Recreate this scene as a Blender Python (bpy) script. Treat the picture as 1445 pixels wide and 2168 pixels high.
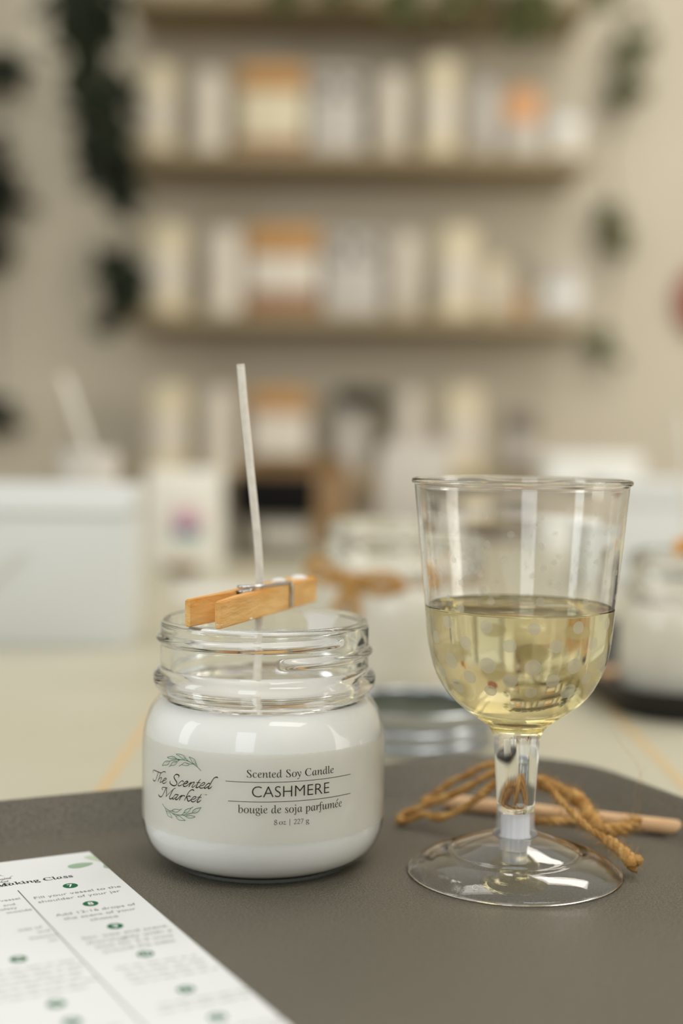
import bpy, bmesh, math, random
from mathutils import Vector, Matrix

# ------------------------------------------------------------------ scene, camera, light
for o in list(bpy.data.objects):
    bpy.data.objects.remove(o)
S = bpy.context.scene
COL = S.collection
R = math.radians
Z0 = 0.753                      # height of the tray floor; the table top is at 0.75
TT = 0.750
random.seed(7)

cam = bpy.data.cameras.new('camera')
cam_o = bpy.data.objects.new('camera', cam)
COL.objects.link(cam_o)
TILT, ROLL = R(3.1), R(0.7)
fwd = Vector((0, math.cos(TILT), -math.sin(TILT)))
up0 = Vector((0, math.sin(TILT), math.cos(TILT)))
r0 = Vector((1, 0, 0))
rt = math.cos(ROLL) * r0 + math.sin(ROLL) * up0
up = -math.sin(ROLL) * r0 + math.cos(ROLL) * up0
m = Matrix((rt, up, -fwd)).transposed().to_4x4()
m.translation = Vector((0, 0, Z0 + 0.137))
cam_o.matrix_world = m
cam.sensor_fit = 'VERTICAL'
cam.sensor_height = 36.0
cam.sensor_width = 24.0
cam.lens = 50.0
cam.clip_start = 0.02
cam.clip_end = 50
cam.dof.use_dof = True
cam.dof.focus_distance = 0.427
cam.dof.aperture_fstop = 3.8
S.camera = cam_o

W = bpy.data.worlds.new('world')
S.world = W
W.use_nodes = True
nt = W.node_tree
bg = nt.nodes['Background']
bg.inputs['Strength'].default_value = 1.0
# the rest of the room: pale ceiling overhead, dimmer furniture and floor around eye level and below
_tc = nt.nodes.new('ShaderNodeTexCoord'); _sx = nt.nodes.new('ShaderNodeSeparateXYZ'); _mr = nt.nodes.new('ShaderNodeMapRange'); _cr = nt.nodes.new('ShaderNodeValToRGB')
nt.links.new(_tc.outputs['Generated'], _sx.inputs['Vector']); nt.links.new(_sx.outputs['Z'], _mr.inputs['Value'])
_mr.inputs['From Min'].default_value = -1; _mr.inputs['From Max'].default_value = 1
nt.links.new(_mr.outputs['Result'], _cr.inputs['Fac']); nt.links.new(_cr.outputs['Color'], bg.inputs['Color'])
_cr.color_ramp.elements[0].position = .42; _cr.color_ramp.elements[0].color = (.20, .18, .155, 1)
_cr.color_ramp.elements[1].position = .80; _cr.color_ramp.elements[1].color = (.62, .61, .58, 1)
_e = _cr.color_ramp.elements.new(.56); _e.color = (.31, .30, .275, 1)

def area(name, loc, target, sx, sy, power, color):
    l = bpy.data.lights.new(name, 'AREA')
    l.shape = 'RECTANGLE'; l.size = sx; l.size_y = sy
    l.energy = power; l.color = color
    o = bpy.data.objects.new(name, l); COL.objects.link(o)
    o.location = loc
    d = Vector(target) - Vector(loc)
    o.rotation_euler = d.to_track_quat('-Z', 'Y').to_euler()
    return o

area('window_light', (-0.70, -2.1, 1.75), (0, 0.6, 0.85), 0.85, 1.5, 14, (0.88, 0.95, 1.0))
area('window_light', (-2.2, 0.0, 1.6), (0, 0.6, 0.8), 0.5, 1.4, 9, (0.88, 0.95, 1.0))
area('window_light', (2.3, 0.2, 1.5), (0.0, 3.1, 1.15), 1.0, 1.5, 15, (1.0, 0.95, 0.86)).data.spread = R(120)
area('ceiling_light', (1.0, 1.75, 2.7), (1.0, 1.75, 0), 1.2, 0.6, 17, (1.0, 0.95, 0.86))
area('ceiling_light', (-0.75, 0.9, 2.7), (-0.75, 0.9, 0), 1.2, 0.6, 7, (1.0, 0.95, 0.87))
area('ceiling_light', (0.8, -0.7, 2.7), (0.8, -0.7, 0), 1.2, 0.6, 14, (1.0, 0.97, 0.91))

S.view_settings.view_transform = 'Standard'
S.view_settings.look = 'None'
S.view_settings.gamma = 1.0
S.view_settings.use_curve_mapping = False
S.view_settings.exposure = 0.07
cy = S.cycles
cy.max_bounces = 24
cy.transmission_bounces = 20
cy.transparent_max_bounces = 24
cy.glossy_bounces = 8
cy.diffuse_bounces = 4
cy.caustics_reflective = False
cy.caustics_refractive = True
cy.sample_clamp_indirect = 6.0
cy.blur_glossy = 0.3
cy.use_denoising = True

# ------------------------------------------------------------------ materials
def srgb(r, g, b):
    f = lambda c: ((c / 255) / 12.92) if c / 255 <= .04045 else (((c / 255) + .055) / 1.055) ** 2.4
    return (f(r), f(g), f(b), 1.0)

def mat(name, color, rough=0.5, metallic=0.0, spec=0.5, var=None, scale=40, bump=0.0, bscale=200, sss=0.0, sss_r=(1, .8, .6), sss_s=0.005, trans=0.0, ior=1.45, stretch=None, coat=0.0):
    """Principled material with a procedural colour variation (second colour 'var') and bump."""
    M = bpy.data.materials.new(name); M.use_nodes = True
    N, Lk = M.node_tree.nodes, M.node_tree.links
    p = N['Principled BSDF']
    p.inputs['Roughness'].default_value = rough
    p.inputs['Metallic'].default_value = metallic
    p.inputs['Specular IOR Level'].default_value = spec
    p.inputs['IOR'].default_value = ior
    p.inputs['Transmission Weight'].default_value = trans
    p.inputs['Coat Weight'].default_value = coat
    p.inputs['Subsurface Weight'].default_value = sss
    p.inputs['Subsurface Radius'].default_value = sss_r
    p.inputs['Subsurface Scale'].default_value = sss_s
    tc = N.new('ShaderNodeTexCoord'); mp = N.new('ShaderNodeMapping')
    Lk.new(tc.outputs['Object'], mp.inputs['Vector'])
    if stretch: mp.inputs['Scale'].default_value = stretch
    if var is not None:
        nz = N.new('ShaderNodeTexNoise'); nz.inputs['Scale'].default_value = scale; nz.inputs['Detail'].default_value = 5
        Lk.new(mp.outputs['Vector'], nz.inputs['Vector'])
        cr = N.new('ShaderNodeValToRGB')
        cr.color_ramp.elements[0].position = .35; cr.color_ramp.elements[1].position = .65
        cr.color_ramp.elements[0].color = color; cr.color_ramp.elements[1].color = var
        Lk.new(nz.outputs['Fac'], cr.inputs['Fac']); Lk.new(cr.outputs['Color'], p.inputs['Base Color'])
    else:
        p.inputs['Base Color'].default_value = color
    if bump:
        nb = N.new('ShaderNodeTexNoise'); nb.inputs['Scale'].default_value = bscale; nb.inputs['Detail'].default_value = 4
        Lk.new(mp.outputs['Vector'], nb.inputs['Vector'])
        bp = N.new('ShaderNodeBump'); bp.inputs['Strength'].default_value = 1.0; bp.inputs['Distance'].default_value = bump
        Lk.new(nb.outputs['Fac'], bp.inputs['Height']); Lk.new(bp.outputs['Normal'], p.inputs['Normal'])
    return M

def glass(name, color, ior, rough=0.0):
    M = bpy.data.materials.new(name); M.use_nodes = True
    N, Lk = M.node_tree.nodes, M.node_tree.links
    N.remove(N['Principled BSDF'])
    g = N.new('ShaderNodeBsdfGlass'); g.inputs['Color'].default_value = color
    g.inputs['IOR'].default_value = ior; g.inputs['Roughness'].default_value = rough
    Lk.new(g.outputs[0], N['Material Output'].inputs['Surface'])
    return M

def clear_skin(name, tint, ior=1.5, rough=0.02):
    """Thin clear wall: passes light straight, reflects by Fresnel."""
    M = bpy.data.materials.new(name); M.use_nodes = True
    N, Lk = M.node_tree.nodes, M.node_tree.links
    N.remove(N['Principled BSDF'])
    t = N.new('ShaderNodeBsdfTransparent'); t.inputs['Color'].default_value = tint
    g = N.new('ShaderNodeBsdfGlossy'); g.inputs['Roughness'].default_value = rough
    lw = N.new('ShaderNodeLayerWeight'); lw.inputs['Blend'].default_value = .5
    pw = N.new('ShaderNodeMath'); pw.operation = 'POWER'; pw.inputs[1].default_value = 5.0
    f = N.new('ShaderNodeMath'); f.operation = 'MULTIPLY_ADD'; f.inputs[1].default_value = .9; f.inputs[2].default_value = ((ior - 1) / (ior + 1)) ** 2
    Lk.new(lw.outputs['Facing'], pw.inputs[0]); Lk.new(pw.outputs[0], f.inputs[0])
    mx = N.new('ShaderNodeMixShader')
    Lk.new(f.outputs[0], mx.inputs[0]); Lk.new(t.outputs[0], mx.inputs[1]); Lk.new(g.outputs[0], mx.inputs[2])
    Lk.new(mx.outputs[0], N['Material Output'].inputs['Surface'])
    return M

def film(name, color, opacity, rough=0.4):
    """Milky clear sticker film or wax smear."""
    M = bpy.data.materials.new(name); M.use_nodes = True
    N, Lk = M.node_tree.nodes, M.node_tree.links
    p = N['Principled BSDF']; p.inputs['Base Color'].default_value = color; p.inputs['Roughness'].default_value = rough
    t = N.new('ShaderNodeBsdfTransparent'); mx = N.new('ShaderNodeMixShader'); mx.inputs[0].default_value = opacity
    Lk.new(t.outputs[0], mx.inputs[1]); Lk.new(p.outputs[0], mx.inputs[2])
    Lk.new(mx.outputs[0], N['Material Output'].inputs['Surface'])
    return M

M = {}
M['glass'] = glass('jar_glass', (.985, .99, .987, 1), 1.5)
M['skin'] = clear_skin('jar_wall_glass', (.988, .988, .983, 1))
M['wax'] = mat('soy_wax', srgb(246, 246, 241), .45, var=srgb(242, 242, 236), scale=60, sss=.35, sss_s=.006, sss_r=(1, .9, .75))
M['wax_dim'] = mat('dimmed_soy_wax', srgb(230, 225, 209), .45, var=srgb(224, 218, 200), scale=60)  # same white wax, weaker light on the back jars put into its colour
M['wick'] = mat('wick_cotton', srgb(238, 233, 222), .8, bump=.0003, bscale=900, var=srgb(226, 219, 205), scale=300)
M['film'] = film('label_film', srgb(222, 217, 199), .34, .35)
M['foot'] = film('foot_light_tint', srgb(196, 206, 204), .5, .15)  # pale milky tint stands in for light gathering in the clear glass foot
M['ink'] = mat('black_ink', srgb(34, 32, 22), .6, spec=.2)
M['green_ink'] = mat('green_ink', srgb(28, 104, 66), .6, spec=.2)
M['smear'] = film('wax_smear', srgb(246, 246, 243), .8, .5)
M['plastic'] = glass('clear_plastic', (.985, .985, .98, 1), 1.49)
M['frost'] = mat('frosted_plastic', srgb(238, 238, 240), .35, trans=.12, ior=1.45)
M['collar'] = film('milky_collar', srgb(244, 244, 246), .15, .25)
M['wine'] = glass('white_wine_liquid', (.972, .935, .76, 1), 1.34)
def frosted(name, color, opacity):
    """matt printed dot: part reflects, part lets light glow through"""
    M_ = film(name, color, opacity, .5); N, Lk = M_.node_tree.nodes, M_.node_tree.links
    mx = [n for n in N if n.type == 'MIX_SHADER'][0]; p = N['Principled BSDF']
    tr = N.new('ShaderNodeBsdfTranslucent'); tr.inputs['Color'].default_value = color
    m2 = N.new('ShaderNodeMixShader'); m2.inputs[0].default_value = .5
    Lk.new(p.outputs[0], m2.inputs[1]); Lk.new(tr.outputs[0], m2.inputs[2]); Lk.new(m2.outputs[0], mx.inputs[2])
    return M_
M['dot'] = frosted('gold_dot_print', srgb(255, 248, 222), .66)
M['dot2'] = frosted('small_dot_print', srgb(246, 240, 222), .32)
M['pinwood'] = mat('clothespin_wood', srgb(222, 160, 78), .55, var=srgb(240, 194, 126), scale=150, stretch=(.25, 1, 1), bump=.0007, bscale=420)
M['steel'] = mat('spring_steel', srgb(205, 208, 212), .22, 1.0)
M['tin'] = mat('lid_tin', srgb(176, 180, 184), .22, 1.0)
M['liner'] = mat('lid_liner', srgb(58, 64, 48), .35)
M['jute'] = mat('jute', srgb(172, 124, 62), .9, var=srgb(210, 168, 104), scale=260, bump=.0006, bscale=900)
M['dowel'] = mat('pale_wood', srgb(226, 188, 146), .6, var=srgb(216, 174, 128), scale=60, stretch=(.1, 1, 1))
M['card'] = mat('card_stock', srgb(229, 231, 230), .42)
M['leafprint'] = mat('leaf_print', srgb(150, 178, 150), .5)
M['leafprint2'] = mat('leaf_print_pale', srgb(190, 206, 178), .5)
M['digit'] = mat('white_ink', srgb(238, 240, 236), .5)
M['rule'] = mat('grey_ink', srgb(70, 66, 62), .6)
M['textgrey'] = mat('text_ink', srgb(112, 110, 106), .6)
M['tray'] = mat('tray_plastic', srgb(88, 83, 71), .33, var=srgb(127, 120, 104), scale=1500, bump=.0009, bscale=1700, spec=.5)
M['tray2'] = mat('black_tray_plastic', srgb(30, 27, 25), .4, var=srgb(38, 35, 32), scale=900, bump=.0005, bscale=1700)
M['table'] = mat('table_paint', srgb(190, 185, 164), .45, var=srgb(184, 178, 154), scale=5)
M['seam'] = mat('table_inlay', srgb(200, 176, 134), .5)
M['leg'] = mat('table_leg_paint', srgb(190, 184, 170), .5)
M['wall'] = mat('wall_paint', srgb(212, 203, 182), .85, var=srgb(207, 198, 177), scale=3)
M['floor'] = mat('floor_vinyl', srgb(150, 136, 118), .5, var=srgb(138, 124, 106), scale=8)
M['shelf'] = mat('shelf_board', srgb(168, 152, 120), .6, var=srgb(154, 138, 106), scale=30, stretch=(.1, 1, 1))
M['ivy'] = mat('ivy_leaf', srgb(24, 30, 14), .6, var=srgb(42, 50, 24), scale=25)
M['ivy2'] = mat('ivy_leaf_light', srgb(74, 92, 52), .6, var=srgb(112, 104, 62), scale=20)
M['vine'] = mat('vine_stem', srgb(84, 66, 40), .8)
M['white'] = mat('white_card', srgb(236, 236, 232), .6)
M['white2'] = mat('white_box_card', srgb(214, 216, 213), .5)
M['cream'] = mat('cream_wax', srgb(224, 213, 182), .5, var=srgb(218, 205, 172), scale=20)
M['ivory'] = mat('ivory_wax', srgb(220, 211, 194), .5)
M['greyw'] = mat('grey_white_card', srgb(200, 194, 184), .6)
M['kraft'] = mat('kraft_card', srgb(156, 126, 90), .7, var=srgb(146, 116, 80), scale=40)
M['gold'] = mat('gold_wax', srgb(186, 140, 82), .5)
M['brown'] = mat('brown_card', srgb(150, 108, 74), .7)
M['dark'] = mat('dark_print', srgb(120, 110, 102), .7)
M['black'] = mat('black_plastic', srgb(12, 9, 8), .8, spec=.2)
M['greyplastic'] = mat('grey_plastic', srgb(136, 130, 116), .45)
M['orange'] = mat('orange_paper', srgb(218, 164, 116), .6)
M['amber'] = mat('amber_bottle', srgb(186, 132, 72), .3)
M['pink'] = mat('pink_print', srgb(214, 168, 178), .6)
M['purple'] = mat('purple_print', srgb(158, 124, 172), .6)
M['teal'] = mat('teal_print', srgb(188, 212, 204), .6)
M['red'] = mat('red_plaque', srgb(150, 66, 54), .5)
M['pouch'] = mat('white_pouch', srgb(226, 222, 210), .5)

# ------------------------------------------------------------------ helpers
def thing(name, label, cat, loc=(0, 0, 0), rotz=0.0, group=None):
    o = bpy.data.objects.new(name, None); COL.objects.link(o)
    o.empty_display_size = .02
    o.location = loc; o.rotation_euler = (0, 0, rotz)
    o['label'] = label; o['category'] = cat
    if group: o['group'] = group
    return o

def tag(o, label, cat, group=None):
    o['label'] = label; o['category'] = cat
    if group: o['group'] = group
    return o

def obj(name, bm, mats, parent=None, loc=None, rot=None, smooth=35, label=None):
    me = bpy.data.meshes.new(name)
    bmesh.ops.recalc_face_normals(bm, faces=bm.faces) if smooth != 'keep' else None
    bm.to_mesh(me); bm.free()
    for mm in (mats if isinstance(mats, (list, tuple)) else [mats]):
        me.materials.append(mm)
    if smooth:
        for p in me.polygons: p.use_smooth = True
        if smooth != 'keep': me.set_sharp_from_angle(angle=R(smooth))
    o = bpy.data.objects.new(name, me); COL.objects.link(o)
    if parent is not None: o.parent = parent
    if loc is not None: o.location = loc
    if rot is not None: o.rotation_euler = rot
    if label: o['label'] = label
    return o

def struct(name, bm, m_, loc=None):
    o = obj(name, bm, m_, None, loc, smooth=None); o['kind'] = 'structure'; return o

def add_box(bm, sx, sy, sz, loc=(0, 0, 0), bevel=0.0, seg=2, rot=None):
    """box with its base centre at loc"""
    g = bmesh.ops.create_cube(bm, size=1)
    vs = g['verts']
    bmesh.ops.scale(bm, vec=(sx, sy, sz), verts=vs)
    bmesh.ops.translate(bm, vec=(0, 0, sz / 2), verts=vs)
    if bevel:
        es = {e for v in vs for e in v.link_edges}
        r = bmesh.ops.bevel(bm, geom=list(es), offset=bevel, segments=seg, profile=.5, affect='EDGES')
        vs = list({v for f in r['faces'] for v in f.verts} | {v for v in vs if v.is_valid})
    if rot: bmesh.ops.rotate(bm, cent=(0, 0, 0), matrix=rot, verts=vs)
    bmesh.ops.translate(bm, vec=loc, verts=vs)
    return vs

def add_lathe(bm, prof, seg=64, closed=False, mi=None):
    """prof: list of (r, z). closed -> last joins first (a shell). mi: function(index) -> material"""
    rings = []
    for r, z in prof:
        if r < 1e-7: rings.append([bm.verts.new((0, 0, z))])
        else: rings.append([bm.verts.new((r * math.cos(2 * math.pi * k / seg), r * math.sin(2 * math.pi * k / seg), z)) for k in range(seg)])
    n = len(rings)
    for i in range(n if closed else n - 1):
        a, b = rings[i], rings[(i + 1) % n]
        for k in range(seg):
            k2 = (k + 1) % seg
            if len(a) == 1 and len(b) == 1: break
            if len(a) == 1: f = bm.faces.new((a[0], b[k2], b[k]))
            elif len(b) == 1: f = bm.faces.new((a[k], a[k2], b[0]))
            else: f = bm.faces.new((a[k], a[k2], b[k2], b[k]))
            if mi: f.material_index = mi(i)
    return rings

def mmp(prof): return [(r / 1000, z / 1000) for r, z in prof]

def catmull(pts, n=8):
    P = [Vector(p) for p in pts]
    if len(P) < 3: return P
    out = []
    for i in range(len(P) - 1):
        p0 = P[i - 1] if i else P[0] * 2 - P[1]
        p1, p2 = P[i], P[i + 1]
        p3 = P[i + 2] if i + 2 < len(P) else P[-1] * 2 - P[-2]
        for k in range(n):
            t = k / n
            out.append(.5 * ((2 * p1) + (-p0 + p2) * t + (2 * p0 - 5 * p1 + 4 * p2 - p3) * t * t + (-p0 + 3 * p1 - 3 * p2 + p3) * t ** 3))
    out.append(P[-1]); return out

def frames(path):
    T = []
    for i in range(len(path)):
        a = path[max(i - 1, 0)]; b = path[min(i + 1, len(path) - 1)]
        T.append((b - a).normalized())
    ref = Vector((0, 0, 1)) if abs(T[0].z) < .9 else Vector((1, 0, 0))
    n = (ref - T[0] * ref.dot(T[0])).normalized(); out = []
    for t in T:
        n = (n - t * n.dot(t)).normalized()
        out.append((t, n, t.cross(n)))
    return out

def add_tube(bm, path, rad, sides=10, cap=True):
    path = [Vector(p) for p in path]
    fr = frames(path); rings = []
    for i, p in enumerate(path):
        r = rad(i / (len(path) - 1)) if callable(rad) else rad
        t, n, b = fr[i]
        rings.append([bm.verts.new(p + (n * math.cos(2 * math.pi * k / sides) + b * math.sin(2 * math.pi * k / sides)) * r) for k in range(sides)])
    for i in range(len(rings) - 1):
        for k in range(sides):
            k2 = (k + 1) % sides
            bm.faces.new((rings[i][k], rings[i][k2], rings[i + 1][k2], rings[i + 1][k]))
    if cap:
        bm.faces.new(list(reversed(rings[0]))); bm.faces.new(rings[-1])

def add_prism(bm, poly, h, z=0.0):
    """poly: list of (x, y); extruded from z to z+h"""
    a = [bm.verts.new((x, y, z)) for x, y in poly]; b = [bm.verts.new((x, y, z + h)) for x, y in poly]
    bm.faces.new(list(reversed(a))); bm.faces.new(b)
    n = len(poly)
    for i in range(n): bm.faces.new((a[i], a[(i + 1) % n], b[(i + 1) % n], b[i]))

def rrect(w, d, r, n=8):
    out = []
    for cx, cy_, a0 in ((w / 2 - r, d / 2 - r, 0), (-w / 2 + r, d / 2 - r, 90), (-w / 2 + r, -d / 2 + r, 180), (w / 2 - r, -d / 2 + r, 270)):
        for k in range(n + 1):
            a = R(a0 + 90 * k / n); out.append((cx + r * math.cos(a), cy_ + r * math.sin(a)))
    return out

def stroke_faces(bm, pts, w, taper=True, nib=None, place=None, n=5):
    """flat pen stroke along 2D points; place maps (u, v) to 3D"""
    P = catmull([(x, y, 0) for x, y in pts], n)
    fr = []
    L = len(P)
    for i, p in enumerate(P):
        a = P[max(i - 1, 0)]; b = P[min(i + 1, L - 1)]
        t = (b - a); t = t.normalized() if t.length > 1e-9 else Vector((1, 0, 0))
        ww = w
        if nib is not None:
            ang = math.atan2(t.y, t.x); ww = w * (.5 + .5 * abs(math.sin(ang - nib)))
        if taper:
            e = min(i, L - 1 - i) / max(L - 1, 1)
            ww *= min(1, .45 + e * 5)
        q = Vector((-t.y, t.x, 0)) * ww / 2
        fr.append((p + q, p - q))
    vs = [(bm.verts.new(place(a.x, a.y)), bm.verts.new(place(b.x, b.y))) for a, b in fr]
    for i in range(L - 1):
        try: bm.faces.new((vs[i][0], vs[i][1], vs[i + 1][1], vs[i + 1][0]))
        except ValueError: pass

ITAL = {}
for k in range(26):
    ITAL[chr(65 + k)] = chr(0x1D434 + k); ITAL[chr(97 + k)] = chr(0x1D44E + k)
ITAL['h'] = '\u210e'
for k in range(10): ITAL[str(k)] = chr(0x1D7CE + k)
def serif(s): return ''.join(ITAL.get(c, c) for c in s)

def text_faces(bm, s, place, x0=None, x1=None, y0=0.0, height=None, cap='x', shear=0.0, align='LEFT', offset=0.0, size=None, mi=0, cut=None):
    """set a line of type, scale it to run from x0 to x1 (or to 'height'), and place it with place(u, v)"""
    c = bpy.data.curves.new('type', 'FONT'); c.body = s; c.size = 1.0; c.shear = shear; c.offset = offset; c.resolution_u = 4
    o = bpy.data.objects.new('type', c); COL.objects.link(o)
    dg = bpy.context.evaluated_depsgraph_get()
    me = bpy.data.meshes.new_from_object(o.evaluated_get(dg))
    bpy.data.objects.remove(o); bpy.data.curves.remove(c)
    xs = [v.co.x for v in me.vertices]; lo, hi = min(xs), max(xs)
    if size is None: k = (x1 - x0) / (hi - lo)
    else: k = size
    if height is None: ky = k
    else: ky = height / max(v.co.y for v in me.vertices)
    if size is not None:
        ky = k if height is None else ky
        wid = (hi - lo) * k
        if align == 'CENTER': x0 = x0 - wid / 2
        elif align == 'RIGHT': x0 = x0 - wid
    vm = [bm.verts.new(place(x0 + (v.co.x - lo) * k, y0 + v.co.y * ky)) for v in me.vertices]
    for p in me.polygons:
        try:
            f = bm.faces.new([vm[i] for i in p.vertices]); f.material_index = mi
        except ValueError: pass
    bpy.data.meshes.remove(me)

# lettering traced in sticker coordinates: (pen width, [s, z, s, z, ...]) in millimetres
INK=[[1.6,[-39.13,32.21,-39.46,32.46,-39.42,32.84,-38.86,33.08,-37.87,33.12,-36.59,33.09,-35.47,33.07,-34.41,33.11,-33.82,33.35,-33.26,33.66,-32.63,33.85,-32.08,33.83,-31.88,33.55]],[2.0,[-35.71,33.02,-36.18,32.64,-36.58,31.91,-36.99,31.18,-37.57,30.33,-38.01,29.95,-38.54,29.76,-39.04,29.81,-39.35,30.12,-39.39,30.35]],[2.0,[-34.26,33.14,-34.7,32.73,-35.08,32.13,-35.46,31.41,-35.84,30.72,-36.23,29.99]],[1.7,[-35.84,30.68,-35.14,31.31,-34.54,31.63,-34.1,31.68,-34.17,31.34,-34.53,30.78,-34.91,30.26,-34.75,30.11,-34.31,30.26,-33.8,30.56,-32.95,30.93,-32.13,31.33,-31.6,31.67,-31.66,31.94,-32.07,31.9,-32.68,31.59,-33.23,31.04,-33.58,30.48,-33.36,30.16,-32.8,30.16,-32.12,30.44,-31.59,30.82,-31.26,31.12]],[2.1,[-26.08,33.06,-25.86,33.38,-25.75,33.71,-26.08,33.98,-26.87,33.98,-27.55,33.62,-27.91,33.12,-27.77,32.67,-27.31,32.18,-26.79,31.71,-26.62,31.26,-26.84,30.82,-27.41,30.49,-28.1,30.33,-28.93,30.42,-29.55,30.67,-29.8,31.03,-29.68,31.45,-29.55,31.6]],[1.7,[-24.18,31.93,-24.03,32.19,-24.13,32.41,-24.5,32.39,-25.09,32.06,-25.73,31.48,-26.11,30.94,-26.0,30.68,-25.51,30.72,-24.86,31.02,-24.02,31.55]],[1.7,[-24.02,31.55,-23.2,31.76,-22.59,32.12,-22.29,32.48,-22.59,32.6,-23.2,32.27,-23.81,31.62,-24.02,31.11,-23.81,30.83,-23.29,30.83,-22.48,31.19]],[1.7,[-23.98,31.47,-23.15,31.68,-22.54,31.97,-22.2,32.29,-22.3,32.56,-22.75,32.49,-23.46,32.07,-23.87,31.53,-23.97,31.12,-23.76,30.87,-23.25,30.87,-22.64,31.16,-21.94,31.7,-21.35,32.21,-20.82,32.61]],[2.3,[-20.82,32.65,-21.2,32.16,-21.54,31.55,-21.85,30.87]],[1.7,[-21.54,31.51,-20.96,32.11,-20.38,32.51,-19.91,32.65,-19.81,32.5,-20.19,31.94,-20.61,31.28,-20.56,31.05,-20.23,31.1,-19.61,31.58,-18.96,32.14]],[2.1,[-17.5,33.88,-17.95,33.45,-18.31,32.89,-18.68,32.21,-19.05,31.53,-19.18,31.2,-18.95,31.11,-18.49,31.29,-17.84,31.72]],[1.3,[-19.1,32.59,-18.4,32.7,-17.58,32.76]],[1.7,[-17.84,31.8,-17.12,31.96,-16.49,32.27,-16.14,32.63,-16.18,32.9,-16.59,32.9,-17.21,32.51,-17.75,31.89,-17.89,31.48,-17.7,31.18,-17.2,31.16,-16.57,31.4,-16.13,31.68]],[2.0,[-14.38,32.74,-14.65,32.91,-14.99,32.83,-15.52,32.38,-16.04,31.77,-16.22,31.36,-16.04,31.22,-15.68,31.42,-15.16,31.79,-14.55,32.25]],[2.1,[-11.89,34.7,-11.97,34.93,-12.35,34.99,-12.86,34.77,-13.28,34.38,-13.7,33.75,-14.04,33.16,-14.47,32.41,-14.85,31.74,-14.98,31.41,-14.81,31.29,-14.37,31.48,-13.95,31.83,-13.65,32.18]],[1.5,[-33.27,28.03,-33.59,28.18,-33.81,28.44,-33.7,28.7,-33.17,28.9,-32.34,29.03,-31.53,29.06,-30.85,29.16]],[2.0,[-31.34,29.04,-31.83,28.7,-32.23,28.14,-32.63,27.46,-33.15,26.75,-33.68,26.16,-34.22,25.77,-34.78,25.63,-35.35,25.75,-35.71,25.98,-35.77,26.27]],[1.9,[-31.53,28.82,-31.48,28.22,-31.42,27.57,-31.42,26.97,-31.71,26.21]],[1.3,[-31.71,26.21,-30.93,26.94,-29.98,27.72,-29.07,28.49,-28.26,29.18,-27.74,29.51,-27.14,29.7]],[2.2,[-28.0,29.31,-28.53,28.77,-28.97,28.09,-29.42,27.34,-29.83,26.66,-29.92,26.22,-29.69,26.0,-29.23,26.08,-28.69,26.42,-28.24,26.83]],[1.9,[-25.86,27.94,-26.44,27.87,-27.04,27.83,-27.46,27.57,-28.07,26.92,-28.46,26.37,-28.42,26.14,-28.06,26.23,-27.46,26.64,-26.78,27.21]],[2.1,[-25.95,27.92,-26.44,27.39,-26.94,26.76,-27.24,26.29,-26.94,26.25,-26.43,26.43,-25.77,27.02,-25.13,27.61,-24.33,28.1]],[2.3,[-24.37,28.09,-24.88,27.53,-25.28,26.86,-25.64,26.23]],[1.7,[-25.24,26.99,-24.72,27.55,-24.09,27.95,-23.62,28.03,-23.43,27.94,-23.54,27.68]],[2.0,[-20.03,29.92,-20.0,30.16,-20.32,30.27,-20.83,30.17,-21.41,29.79,-21.93,29.24,-22.37,28.51,-22.9,27.6,-23.28,26.94,-23.58,26.42]],[1.9,[-22.75,27.62,-22.29,27.93,-21.77,28.19,-21.36,28.16,-21.4,27.88]],[2.1,[-22.74,27.56,-22.4,27.32,-22.28,26.86,-21.98,26.6,-21.61,26.72,-21.1,27.09,-20.81,27.25]],[1.7,[-20.88,27.3,-20.16,27.43,-19.52,27.73,-19.13,28.08,-19.24,28.33,-19.66,28.3,-20.23,27.99,-20.74,27.44,-20.91,27.0,-20.73,26.67,-20.22,26.62,-19.58,26.89,-18.95,27.45,-18.4,28.05]],[2.1,[-17.07,29.46,-17.51,29.0,-17.92,28.41,-18.26,27.83,-18.6,27.2,-18.74,26.82,-18.53,26.73,-18.04,26.97,-17.63,27.32,-17.33,27.59]],[1.3,[-18.68,28.2,-17.92,28.35,-17.2,28.35]],[0.5,[-16.36,29.46,-16.36,29.04]],[0.5,[-16.53,29.44,-16.2,29.48]],[0.5,[-15.9,29.13,-15.9,29.48,-15.66,29.21,-15.42,29.53,-15.42,29.18]]]
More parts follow.
